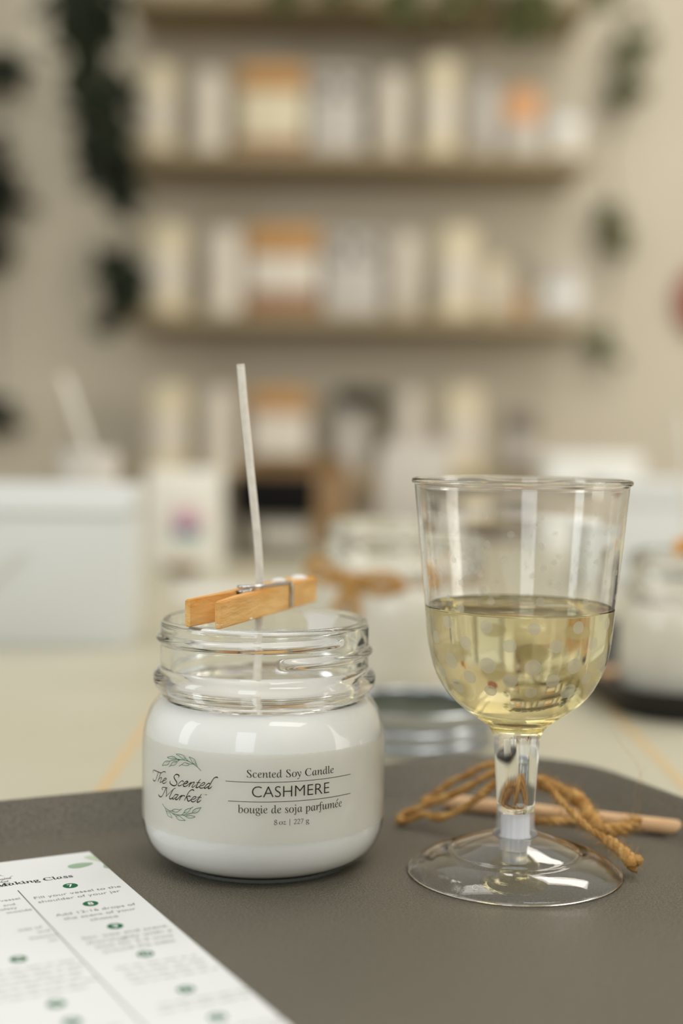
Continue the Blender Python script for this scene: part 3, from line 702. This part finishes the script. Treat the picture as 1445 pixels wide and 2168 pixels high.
U1 = [(60, 484, 20), (58.3, 487, 23), (53.8, 491, 22.9), (49.6, 495.5, 20.7), (45.8, 499.5, 16.9), (41.2, 502.5, 14.2), (37.2, 504.5, 10.6), (33.5, 504, 7.8), (30.5, 501, 6.8), (33, 498, 7.6)]
U2 = [(59.5, 481, 20), (57.8, 483, 23), (53.4, 486, 21), (48.9, 488, 17.9), (45, 490, 14.8), (39.9, 493, 11.4), (32.7, 496, 7.6), (27.3, 496, 5.2), (22.8, 495, 3.4), (22.0, 492.5, 2.0), (25, 490.5, 3.0), (29.8, 490, 5.2), (33.8, 487, 5.0), (37.7, 485, 6.1), (42.3, 483, 8.9), (46.8, 481, 12.7), (50.7, 480, 16.4), (55.5, 480, 20.5), (59, 480.5, 20.5)]
TA = [(58.5, 481, 21), (62.8, 478, 22), (67.3, 474, 22.3), (70.3, 470, 20.5), (73.4, 464, 17.4), (77, 458, 14.4), (81.1, 453, 11), (85.5, 449, 9), (89.6, 443.5, 7), (93, 437.5, 4.2)]
TB = [(58, 483, 20), (63.6, 484, 20), (69.5, 484, 18.5), (74.7, 482, 17), (79.8, 480, 15.1), (83.4, 478, 12.6), (85, 474, 10.2), (86, 470, 8.2), (88.5, 467, 7.1), (93.6, 466, 7.3), (97.5, 467.5, 8.7), (100.4, 469, 10)]
LB = [(58, 481, 17), (61.3, 476, 9.5), (66.5, 474, 7.8), (71.5, 472, 8.2), (78, 472, 8.5), (81.9, 473, 9.4), (84.3, 474.5, 10.5)]
for nm, P_, r_, sd, hr in (('loop', U1, .00115, 1, 40), ('loop', U2, .00125, 2, 70)):
    bm = bmesh.new(); twine(bm, mmv(P_), r_, 900, 10, hr, sd, .0035); obj(nm, bm, M['jute'], bow, smooth='keep')
for P_, r_, sd, hr in ((TA, lambda t: .00105 + .0016 * max(0, t - .72) / .28, 3, 240), (TB, lambda t: .0016 + .0007 * math.sin(t * 3.1), 4, 300), (LB, .0013, 5, 60)):
    bm = bmesh.new(); twine(bm, mmv(P_), r_, 800, 10, hr, sd, .004); obj('tail', bm, M['jute'], bow, smooth='keep', label='frayed twine tail')
bm = bmesh.new(); twine(bm, mmv([(61, 479, 17), (62.5, 484, 17.5), (61, 487.5, 20), (58.5, 486, 23), (57.6, 481, 23), (59, 477.5, 20), (61, 479, 17), (62, 484, 15)]), .0013, 800, 10, 40, 6); obj('knot', bm, M['jute'], bow, smooth='keep')
bm = bmesh.new(); add_tube(bm, catmull(mmv([(101, 470, 10), (101.5, 473, 17), (102.2, 474, 23), (100.5, 478, 28), (97, 482, 32), (94, 486, 37)]), 8), .00006, 4); add_tube(bm, catmull(mmv([(100.5, 469, 10.5), (99.5, 473, 17), (102, 475, 24), (104, 476, 26)]), 8), .00005, 4); obj('loose_fibre', bm, M['jute'], bow, smooth='keep')

a = Vector((.0391, .5168, Z0 + .0029)); b = Vector((.1285, .4777, Z0 + .0036))
d = (b - a); L = d.length
st = obj('wooden_stick', (lambda bm: (add_tube(bm, [(0, 0, 0), (0, .0006, 0), (0, L - .0006, 0), (0, L, 0)], lambda t: .0027 if .1 < t < .9 else .0022, 24), bm)[1])(bmesh.new()), M['dowel'], None, a, (math.asin(d.z / L), 0, math.atan2(-d.x, d.y)))
tag(st, 'pale round wooden stick lying under the twine bow on the tray', 'stick')

# ------------------------------------------------------------------ things further back on the table
# tin jar lid
LIDP = [(0, .8), (34.2, .8), (35.4, 0), (36.2, .6), (36.6, 3.2), (35.3, 4.2), (35.2, 5.2), (36.4, 6.2), (36.6, 9.2), (35.3, 10.2), (35.2, 11.4), (36.4, 12.4), (36.5, 16.6), (36.9, 17.4), (36.9, 18.6), (36.2, 19.0), (35.4, 18.4), (35.0, 17.2), (35.0, 2.0), (0, 2.0)]
lid = thing('jar_lid', 'silver screw lid lying open side up behind the nearest candle jar', 'lid', (.0335, .6455, TT))
bm = bmesh.new(); add_lathe(bm, mmp(LIDP), 128); obj('rim_band', bm, M['tin'], lid, smooth=50)
bm = bmesh.new(); add_lathe(bm, mmp([(0, 2.2), (34.7, 2.2), (34.8, 17.2), (34.2, 17.3), (33.4, 15.0), (31.5, 12.8), (0, 12.6)]), 96); obj('liner', bm, M['liner'], lid, smooth=40, label='dark olive sealing liner')

wm = [(.001, 0, .0515), (.001, 0, .075), (0, 0, .0805)]
big = candle_jar('candle_jar', 'big blurred candle jar with twine bow around its neck behind the lid', (.0325, .768, TT), 112, wm)
big.scale = (1.2, 1.2, 1.2)
rj = candle_jar('candle_jar', 'blurred white candle jar standing on the black tray at right', (.1855, .742, Z0), 112, [(.0, 0, .0515), (-.004, 0, .08), (-.012, 0, .150)])
# copy of the clothespin on the right-hand jar
p2 = pin.copy(); COL.objects.link(p2)
for ch in list(pin.children):
    c_ = ch.copy(); COL.objects.link(c_); c_.parent = p2
p2.location = (.1715, .7065, Z0 + .0784); p2.rotation_euler = (0, R(-.6), R(62))
p2['label'] = 'blurred wooden clothespin across the candle jar at the right edge'

bm = bmesh.new(); q = [(.0415 * math.sin(R(a)), -.0415 * math.cos(R(a)), .0635) for a in range(0, 361, 12)]
add_tube(bm, q, .0008, 8); nb = obj('twine_tie', bm, M['jute'], big, smooth='keep', label='brown twine tied in a bow round the neck'); nb.scale = (1 / 1.2,) * 3
kx, ky, kz = -.028, -.0335, .064
for nm, pts in (('loop', [(0, 0, 0), (-.008, -.004, .006), (-.017, -.004, .011), (-.021, -.003, .006), (-.012, -.004, .001), (0, 0, 0)]),
                ('loop', [(0, 0, 0), (.009, -.006, .003), (.020, -.008, .004), (.027, -.008, -.001), (.016, -.008, -.004), (0, 0, 0)]),
                ('tail', [(0, 0, 0), (-.004, -.004, -.008), (-.009, -.005, -.018)]), ('tail', [(0, 0, 0), (.003, -.005, -.008), (.004, -.006, -.021)]),
                ('knot', [(-.003, -.001, -.001), (0, -.003, .002), (.003, -.001, -.001), (0, .001, -.003)])):
    bm = bmesh.new(); add_tube(bm, catmull([(kx + x, ky + y, kz + z) for x, y, z in pts], 8), .0026 if nm != 'knot' else .004, 8); obj(nm, bm, M['jute'], nb, smooth='keep')

def carton(name, label, cat, loc, w, d, h, m_, rz=0, lid=None, lidh=.02, group=None, lm=None):
    t = thing(name, label, cat, loc, rz, group)
    bm = bmesh.new(); add_box(bm, w, d, h - (lidh if lid else 0), (0, 0, 0), .0015); obj('body', bm, m_, t)
    if lid:
        bm = bmesh.new(); vs = add_box(bm, w + .003, d + .003, lidh, (0, 0, h - lidh), .003)
        obj('lid', bm, lm or m_, t)
    return t
wb = thing('white_box', 'large white lidded paper box at the left edge of the table', 'box', (-.2045, .953, TT), R(0))
bm = bmesh.new(); add_box(bm, .134, .064, .085, (0, 0, 0), .0015); obj('body', bm, M['white2'], wb)
bm = bmesh.new(); vs = add_box(bm, .1365, .067, .020, (0, 0, .085), .0035, 3)
for v in vs:
    if v.co.z > .098: v.co.y += .007 if v.co.y < 0 else -.003
obj('lid', bm, M['white2'], wb)
bm = bmesh.new()
for P_ in ([(-.062, .004), (.000, .062), (-.062, .062)],):
    a_ = [bm.verts.new((x, -.0345, z)) for x, z in P_]; b_ = [bm.verts.new((x, -.0320, z)) for x, z in P_]
    bm.faces.new(a_); bm.faces.new(list(reversed(b_)))
    for i in range(3): bm.faces.new((a_[i], a_[(i + 1) % 3], b_[(i + 1) % 3], b_[i]))
obj('flap', bm, M['white2'], wb, smooth=None, label='triangular folded paper flap')

tb = thing('candle_tumbler', 'tall white candle tumbler with leaning wick behind the white box at left', 'candle', (-.222, 1.25, TT))
bm = bmesh.new(); add_lathe(bm, mmp([(0, 0), (22, 0), (24, 2), (25, 60), (25.5, 122), (25, 123), (24, 122), (23.6, 112), (0, 111)]), 64); obj('tumbler', bm, M['greyw'], tb)
bm = bmesh.new(); add_tube(bm, catmull([(.005, 0, .108), (-.004, 0, .135), (-.018, 0, .175), (-.024, 0, .188)], 6), .0034, 8); obj('wick', bm, M['wick'], tb)

# logo pouch
po = thing('paper_pouch', 'white paper pouch with a pink and purple flower emblem', 'pouch', (-.1675, 1.52, TT))
bm = bmesh.new(); g = []
for j in range(13):
    f = j / 12; z = .102 * f; th = .019 * (1 - f) ** .6 + .0012; row = []
    for k in range(24):
        a = 2 * math.pi * k / 24; x = .0395 * (1 + .04 * math.sin(f * 3)) * max(-1, min(1, 1.15 * math.cos(a))); y = th * math.sin(a)
        row.append(bm.verts.new((x, y, z)))
    g.append(row)
for j in range(12):
    for k in range(24): bm.faces.new((g[j][k], g[j][(k + 1) % 24], g[j + 1][(k + 1) % 24], g[j + 1][k]))
bm.faces.new(g[-1]); bm.faces.new(list(reversed(g[0]))); obj('pouch', bm, M['pouch'], po)
def petal(name, m_, cx, cz, rx, rz_, n, y):
    bm = bmesh.new(); vs = []
    for k in range(60):
        a = 2 * math.pi * k / 60; q = 1 - .28 * abs(math.sin(n * a / 2)) if n else 1
        vs.append(bm.verts.new((cx + rx * q * math.cos(a), y, cz + rz_ * q * math.sin(a))))
    ex = bmesh.ops.extrude_face_region(bm, geom=[bm.faces.new(vs)])
    bmesh.ops.translate(bm, vec=(0, -.0006, 0), verts=[v for v in ex['geom'] if isinstance(v, bmesh.types.BMVert)])
    return obj(name, bm, m_, po, smooth=None)
petal('emblem_leaf', M['teal'], .004, .032, .019, .010, 0, -.0172)
petal('emblem_flower', M['pink'], .004, .046, .019, .019, 6, -.0172)
petal('emblem_centre', M['purple'], .004, .041, .009, .009, 5, -.0180)

gb = thing('lidded_box', 'grey box with a deep black lid behind the wick', 'box', (-.0745, 1.61, TT))
bm = bmesh.new(); add_box(bm, .078, .06, .056, (0, 0, 0), .003); obj('body', bm, M['greyplastic'], gb)
bm = bmesh.new(); add_box(bm, .090, .070, .046, (0, 0, .047), .003); obj('lid', bm, M['black'], gb, label='black lid')
bm = bmesh.new(); add_box(bm, .008, .064, .088, (-.043, 0, 0), .002); obj('clip', bm, M['black'], gb, label='black side clip')
bm = bmesh.new(); add_box(bm, .05, .001, .022, (.01, -.0306, .016), .0003); obj('paper_label', bm, M['greyw'], gb, label='pale paper label')

kb = thing('kraft_box', 'open brown kraft cardboard box with flaps behind the black lidded box', 'box', (-.055, 1.79, TT))
bm = bmesh.new(); add_box(bm, .125, .10, .092, (0, 0, 0), .002); obj('body', bm, M['kraft'], kb)
for nm, pts in (('flap', [(-.062, -.05, .092), (.062, -.05, .092), (.058, -.066, .112), (-.058, -.066, .112)]), ('flap', [(.0625, -.05, .092), (.0625, .05, .092), (.112, .046, .062), (.112, -.046, .062)]), ('flap', [(-.0625, .05, .092), (-.0625, -.05, .092), (-.082, -.046, .108), (-.082, .046, .108)])):
    bm = bmesh.new(); vs = [bm.verts.new(p) for p in pts]; f = bm.faces.new(vs)
    ex = bmesh.ops.extrude_face_region(bm, geom=[f]); bmesh.ops.translate(bm, vec=(0, 0, .002), verts=[v for v in ex['geom'] if isinstance(v, bmesh.types.BMVert)])
    obj(nm, bm, M['kraft'], kb, smooth=None)

pb = thing('paper_bag', 'cream paper bag standing right of the kraft box', 'bag', (.097, 1.92, TT))
bm = bmesh.new(); vs = add_box(bm, .10, .06, .13, (0, 0, 0), .001)
for v in vs:
    if v.co.z > .06: v.co.y *= .35; v.co.x *= .9
obj('bag', bm, M['greyw'], pb, smooth=20)
for y in (-.011, .011):
    bm = bmesh.new(); add_tube(bm, catmull([(-.02, y, .12), (-.018, y, .146), (0, y, .155), (.018, y, .146), (.02, y, .12)], 6), .0018, 6); obj('handle', bm, M['greyw'], pb)

carton('white_box', 'white lidded box behind the wine cup at the right edge', 'box', (.338, 1.36, TT), .186, .12, .1005, M['white2'], R(0), True, .022)
carton('white_box', 'smaller white box standing farther back at right, above the cup rim', 'box', (.305, 1.76, TT), .112, .09, .119, M['white'], R(0), True, .024)

sh = obj('paper_sheet', (lambda bm: (add_box(bm, .09, .06, .0015, (0, 0, 0)), bm)[1])(bmesh.new()), M['white'], None, (-.098, 1.24, TT), (0, 0, R(12)), smooth=None)
tag(sh, 'white paper sheet lying on the table before the emblem pouch', 'paper')
dsh = thing('dish', 'small dark dish in front of the emblem pouch', 'dish', (-.158, 1.41, TT))
bm = bmesh.new(); add_lathe(bm, mmp([(0, 0), (12, 0), (20, 7), (21, 8.5), (19.5, 8), (12, 2.5), (0, 2)]), 48); obj('bowl', bm, M['dark'], dsh)
bm = bmesh.new(); add_tube(bm, [(.010 * math.cos(k * .5), .010 * math.sin(k * .5), .004 + .0002 * k) for k in range(40)], .0016, 6); obj('twine_coil', bm, M['jute'], dsh, smooth='keep', label='coil of brown twine')

ws = obj('wooden_stick', (lambda bm: (add_tube(bm, [(0, 0, 0), (.07, 0, 0)], .003, 16), bm)[1])(bmesh.new()), M['dowel'], None, (.146, .80, Z0 + .0032), (0, 0, R(38)))
tag(ws, 'short pale stick lying on the black tray behind the wine cup', 'stick')

# ------------------------------------------------------------------ wall shelves and what stands on them
SH = [(1.740, 'top'), (1.428, 'second from the top'), (1.107, 'third from the top'), (.787, 'lowest')]
for (z, nm) in SH:
    t = thing('wall_shelf', 'long wooden floating wall shelf, ' + nm + ' of four', 'shelf', (.022, 2.985, z), 0)
    bm = bmesh.new(); add_box(bm, .925, .27, .024, (0, 0, 0), .002); obj('board', bm, M['shelf'], t)
YS = 2.935
def X(px): return (px - 722.5) / 1028
def tumbler(px0, px1, h, z, label, m_, group=None, lidm=None, labelm=None):
    w = (px1 - px0) / 1028; r = w / 2 * 1000; h *= 1000
    t = thing('candle_tumbler', label, 'candle', (X((px0 + px1) / 2), YS, z), 0, group)
    bm = bmesh.new(); add_lathe(bm, mmp([(0, 0), (r * .94, 0), (r, 3), (r, h - 14), (r * .98, h - 10), (0, h - 10)]), 40); obj('tumbler', bm, m_, t)
    bm = bmesh.new(); add_lathe(bm, mmp([(0, h - 10), (r * 1.0, h - 10), (r * 1.0, h - 1.5), (r * .96, h), (0, h)]), 40); obj('lid', bm, lidm or m_, t)
    bm = bmesh.new(); add_lathe(bm, mmp([(r + .4, h * .25), (r + .5, h * .25), (r + .5, h * .62), (r + .4, h * .62)]), 40, closed=True); obj('paper_band', bm, labelm or M['ivory'], t)
    return t
def giftbox(px0, px1, h, z, label, top, base, body=None, th=.3, bh=.16):
    w = (px1 - px0) / 1028
    t = thing('gift_box', label, 'box', (X((px0 + px1) / 2), YS, z))
    bm = bmesh.new(); add_box(bm, w, .09, h * (1 - th), (0, 0, 0), .002); obj('body', bm, body or M['ivory'], t)
    bm = bmesh.new(); add_box(bm, w + .004, .094, h * th, (0, 0, h * (1 - th)), .003); obj('lid', bm, top, t)
    if base:
        bm = bmesh.new(); add_box(bm, w + .003, .093, h * bh, (0, 0, 0), .001); obj('base_band', bm, base, t)
    return t
def wreathbox(px0, px1, h, z, label):
    w = (px1 - px0) / 1028
    t = thing('gift_box', label, 'box', (X((px0 + px1) / 2), YS, z))
    bm = bmesh.new(); add_box(bm, w, .09, h, (0, 0, 0), .002); obj('body', bm, M['greyw'], t)
    for k in (-1, 1):
        bm = bmesh.new(); pts = [(k * w * .24 + w * .19 * math.cos(a / 10 * 6.283), -.0462, h * .80 + w * .19 * math.sin(a / 10 * 6.283)) for a in range(11)]
        add_tube(bm, catmull(pts, 4), .0045, 6); obj('wreath_print', bm, M['dark'], t, smooth='keep', label='dark wreath design')
    return t
s1, s2, s3 = 1.4522, 1.1312, .8112
tumbler(282, 366, .178, s1, 'cream candle tumbler at the left end of the upper stocked shelf', M['cream'])
tumbler(398, 474, .165, s1, 'pale candle tumbler left of the orange topped box on the upper stocked shelf', M['ivory'])
giftbox(503, 636, .178, s1, 'gift box with tan lid and brown base on the upper stocked shelf', M['gold'], M['brown'], M['cream'])
wreathbox(648, 758, .168, s1, 'grey white box with dark wreath design on the upper stocked shelf')
tumbler(782, 848, .168, s1, 'slim pale tumbler right of the wreath box on the upper stocked shelf', M['ivory'])
tumbler(876, 958, .198, s1, 'tall cream tumbler near the middle of the upper stocked shelf', M['cream'])
tumbler(978, 1042, .155, s1, 'grey white tumbler just left of the orange disc', M['greyw'], labelm=M['greyw'])
cd = thing('round_card', 'bright orange paper disc on a stand on the upper stocked shelf', 'card', (X(1090), YS - .03, s1))
bm = bmesh.new(); add_lathe(bm, mmp([(0, -2), (38, -2), (39, 0), (38, 2), (0, 2)]), 48); obj('disc', bm, M['orange'], cd, (0, 0, .105), (R(90), 0, 0))
bm = bmesh.new(); add_box(bm, .062, .05, .062, (0, .0, 0), .002); obj('stand', bm, M['greyw'], cd)
tumbler(1140, 1216, .085, s1, 'short white tumbler at the right end of the upper stocked shelf', M['white'])
tumbler(298, 394, .182, s2, 'wide cream tumbler at the left end of the middle stocked shelf', M['cream'])
tumbler(428, 518, .170, s2, 'pale tumbler left of the orange lidded box on the middle stocked shelf', M['ivory'])
giftbox(526, 668, .180, s2, 'gift box with orange lid and wide brown base on the middle stocked shelf', M['gold'], M['brown'], M['ivory'], .34, .26)
wreathbox(680, 802, .166, s2, 'grey white box with dark wreath design on the middle stocked shelf')
tumbler(818, 880, .168, s2, 'slim pale tumbler right of the wreath box on the middle stocked shelf', M['ivory'])
tumbler(910, 1002, .182, s2, 'wide cream tumbler right of centre on the middle stocked shelf', M['cream'])
tumbler(1012, 1068, .118, s2, 'small cream tumbler beside the reed bottle', M['cream'])
rb = thing('reed_diffuser', 'small amber bottle with brown reeds on the middle stocked shelf', 'bottle', (X(1094), YS, s2))
bm = bmesh.new(); add_lathe(bm, mmp([(0, 0), (13, 0), (14, 2), (14, 40), (6, 50), (6, 62), (0, 62)]), 32); obj('bottle', bm, M['amber'], rb)
for k in range(5):
    bm = bmesh.new(); add_tube(bm, [(0, 0, .058), ((k - 2) * .006, .002 * (k % 2), .128)], .0017, 6); obj('reed', bm, M['dark'], rb)
tumbler(1136, 1222, .105, s2, 'short white tumbler at the right end of the middle stocked shelf', M['greyw'], labelm=M['white'])
tumbler(306, 398, .178, s3, 'cream tumbler at the left end of the lowest shelf', M['cream'])
tumbler(424, 500, .168, s3, 'pale tumbler second from left on the lowest shelf', M['ivory'])
giftbox(530, 652, .172, s3, 'gift box with tan lid on the lowest shelf', M['gold'], None, M['ivory'])
tumbler(834, 890, .170, s3, 'slim pale tumbler right of the potted plant on the lowest shelf', M['ivory'])
tumbler(926, 1018, .180, s3, 'wide cream tumbler right of centre on the lowest shelf', M['cream'])
tumbler(1070, 1130, .130, s3, 'grey tumbler at the right end of the lowest shelf', M['dark'], labelm=M['greyw'])

# leaves
def add_leaf(bm, p, d, nrm, L, w):
    d = d.normalized(); s = d.cross(nrm).normalized(); n = s.cross(d).normalized()
    pts = [(0, 0, 0), (.22, .42, .05), (.5, .5, .09), (.8, .26, .04), (1, 0, -.08), (.8, -.26, .04), (.5, -.5, .09), (.22, -.42, .05)]
    vs = [bm.verts.new(p + d * L * x + s * w * y + n * L * z) for x, y, z in pts]
    mid = [bm.verts.new(p + d * L * x + n * L * z) for x, z in ((.3, -.02), (.65, -.02))]
    for f in ((0, mid[0], 1), (1, mid[0], 2), (2, mid[0], mid[1]), (2, mid[1], 3), (3, mid[1], 4), (4, mid[1], 5), (5, mid[1], 6), (6, mid[1], mid[0]), (6, mid[0], 7), (7, mid[0], 0)):
        bm.faces.new([vs[q] if isinstance(q, int) else q for q in f])
def garland(name, label, pts, clumps, Y, m_, seed, L=.05):
    """pts: the vine line (x, z); clumps: (x, z, radius, number of leaves)"""
    rd = random.Random(seed); t = thing(name, label, 'plant', (pts[0][0], Y, pts[0][1]))
    ox, oz = pts[0]
    bm = bmesh.new(); add_tube(bm, catmull([(x - ox, .004 * math.sin(7 * i), z - oz) for i, (x, z) in enumerate(pts)], 6), .0022, 6); obj('vine', bm, M['vine'], t, smooth='keep')
    bm = bmesh.new()
    for cx, cz, r, n in clumps:
        for k in range(n):
            p = Vector((cx - ox + rd.gauss(0, .5) * r, rd.uniform(-.5, .5) * r, cz - oz + rd.gauss(0, .5) * r))
            d = Vector((rd.uniform(-1, 1), rd.uniform(-.8, .2), rd.uniform(-1.2, .4))); nn = Vector((rd.uniform(-.6, .6), -1, rd.uniform(-.2, .9)))
            add_leaf(bm, p, d, nn.normalized(), L * rd.uniform(.7, 1.2), L * rd.uniform(.6, .9))
    obj('leaves', bm, m_, t, smooth=60)
    return t
pt = thing('potted_plant', 'dark green trailing plant in a white vase on the lowest shelf', 'plant', (X(738), YS, s3))
bm = bmesh.new(); add_lathe(bm, mmp([(0, 0), (26, 0), (30, 6), (34, 60), (31, 118), (33, 126), (30, 126), (28, 118), (0, 116)]), 40); obj('vase', bm, M['greyw'], pt)
bm = bmesh.new(); rd = random.Random(12)
for k in range(170):
    a = rd.random() * 6.283; r = rd.random() ** .6
    p = Vector((.024 + .034 * r * math.cos(a), .034 * r * math.sin(a), .152 + .014 * rd.uniform(-1, 1)))
    add_leaf(bm, p, Vector((math.cos(a), math.sin(a), rd.uniform(-.3, .5))), Vector((0, 0, 1)), rd.uniform(.022, .044), rd.uniform(.018, .030))
obj('leaves', bm, M['ivy'], pt, smooth=60)
bm = bmesh.new()
for k in range(5): add_tube(bm, [(.004 * (k - 2), 0, .11), (.014 + .008 * (k - 2), .004 * (k % 2), .15)], .0015, 5)
obj('stems', bm, M['vine'], pt, smooth='keep')

def W_(px, py, Y): return ((px - 722.5) / 3011 * Y, Z0 + .137 + (921 - py) / 3011 * Y)
def cl(lst, Y): return [(*W_(px, py, Y), rr, n) for px, py, rr, n in lst]
garland('ivy_garland', 'dense dark ivy garland hanging at the left end of the shelves', [W_(x, y, 2.80) for x, y in ((165, -60), (175, 60), (195, 180), (225, 320), (240, 420), (250, 560), (245, 690))],
        cl([(165, -30, .05, 40), (180, 40, .055, 70), (185, 110, .045, 50), (190, 190, .03, 14), (215, 230, .045, 45), (220, 300, .045, 55), (232, 375, .04, 45), (240, 415, .03, 20), (252, 575, .028, 34), (254, 630, .022, 14), (228, 690, .02, 5)], 2.80), 2.80, M['ivy'], 4)
garland('ivy_garland', 'dark ivy garland at the far left edge of the picture', [W_(x, y, 3.07) for x, y in ((0, -40), (4, 160), (-14, 330), (-6, 430), (-16, 640), (-8, 900))],
        cl([(2, 168, .035, 40), (-12, 340, .03, 20), (-4, 430, .035, 45), (-14, 540, .03, 20), (-12, 880, .03, 30)], 3.07), 3.07, M['ivy'], 5)
garland('ivy_strand', 'thin ivy strand with sparse leaves hanging at the right end of the shelves', [W_(x, y, 3.07) for x, y in ((1310, -40), (1318, 90), (1308, 200), (1270, 330), (1290, 470), (1275, 600), (1262, 730))],
        cl([(1316, 30, .02, 6), (1318, 110, .024, 26), (1308, 195, .02, 18), (1282, 450, .02, 14), (1294, 490, .024, 20), (1268, 725, .03, 14)], 3.07), 3.07, M['ivy2'], 6, .04)
garland('trailing_plant', 'leafy trailing plant spilling over the front of the top shelf', [(-.26, 1.768), (-.1, 1.770), (.1, 1.770), (.38, 1.768)],
        cl([(600, 5, .02, 10), (832, 4, .022, 14), (950, 2, .02, 12), (1100, 20, .036, 46), (1096, 55, .025, 20), (1240, -5, .025, 10), (700, -20, .03, 10), (1000, -20, .03, 10)], 2.845), 2.845, M['ivy2'], 8)

rp = thing('wall_plaque', 'round dark red wall plaque cut off by the right edge', 'plaque', (.800, 3.108, 1.19))
bm = bmesh.new(); add_lathe(bm, mmp([(0, 0), (80, 0), (82, 4), (80, 9), (68, 11), (66, 8), (0, 8)]), 64); obj('plaque', bm, M['red'], rp, None, (R(90), 0, 0))
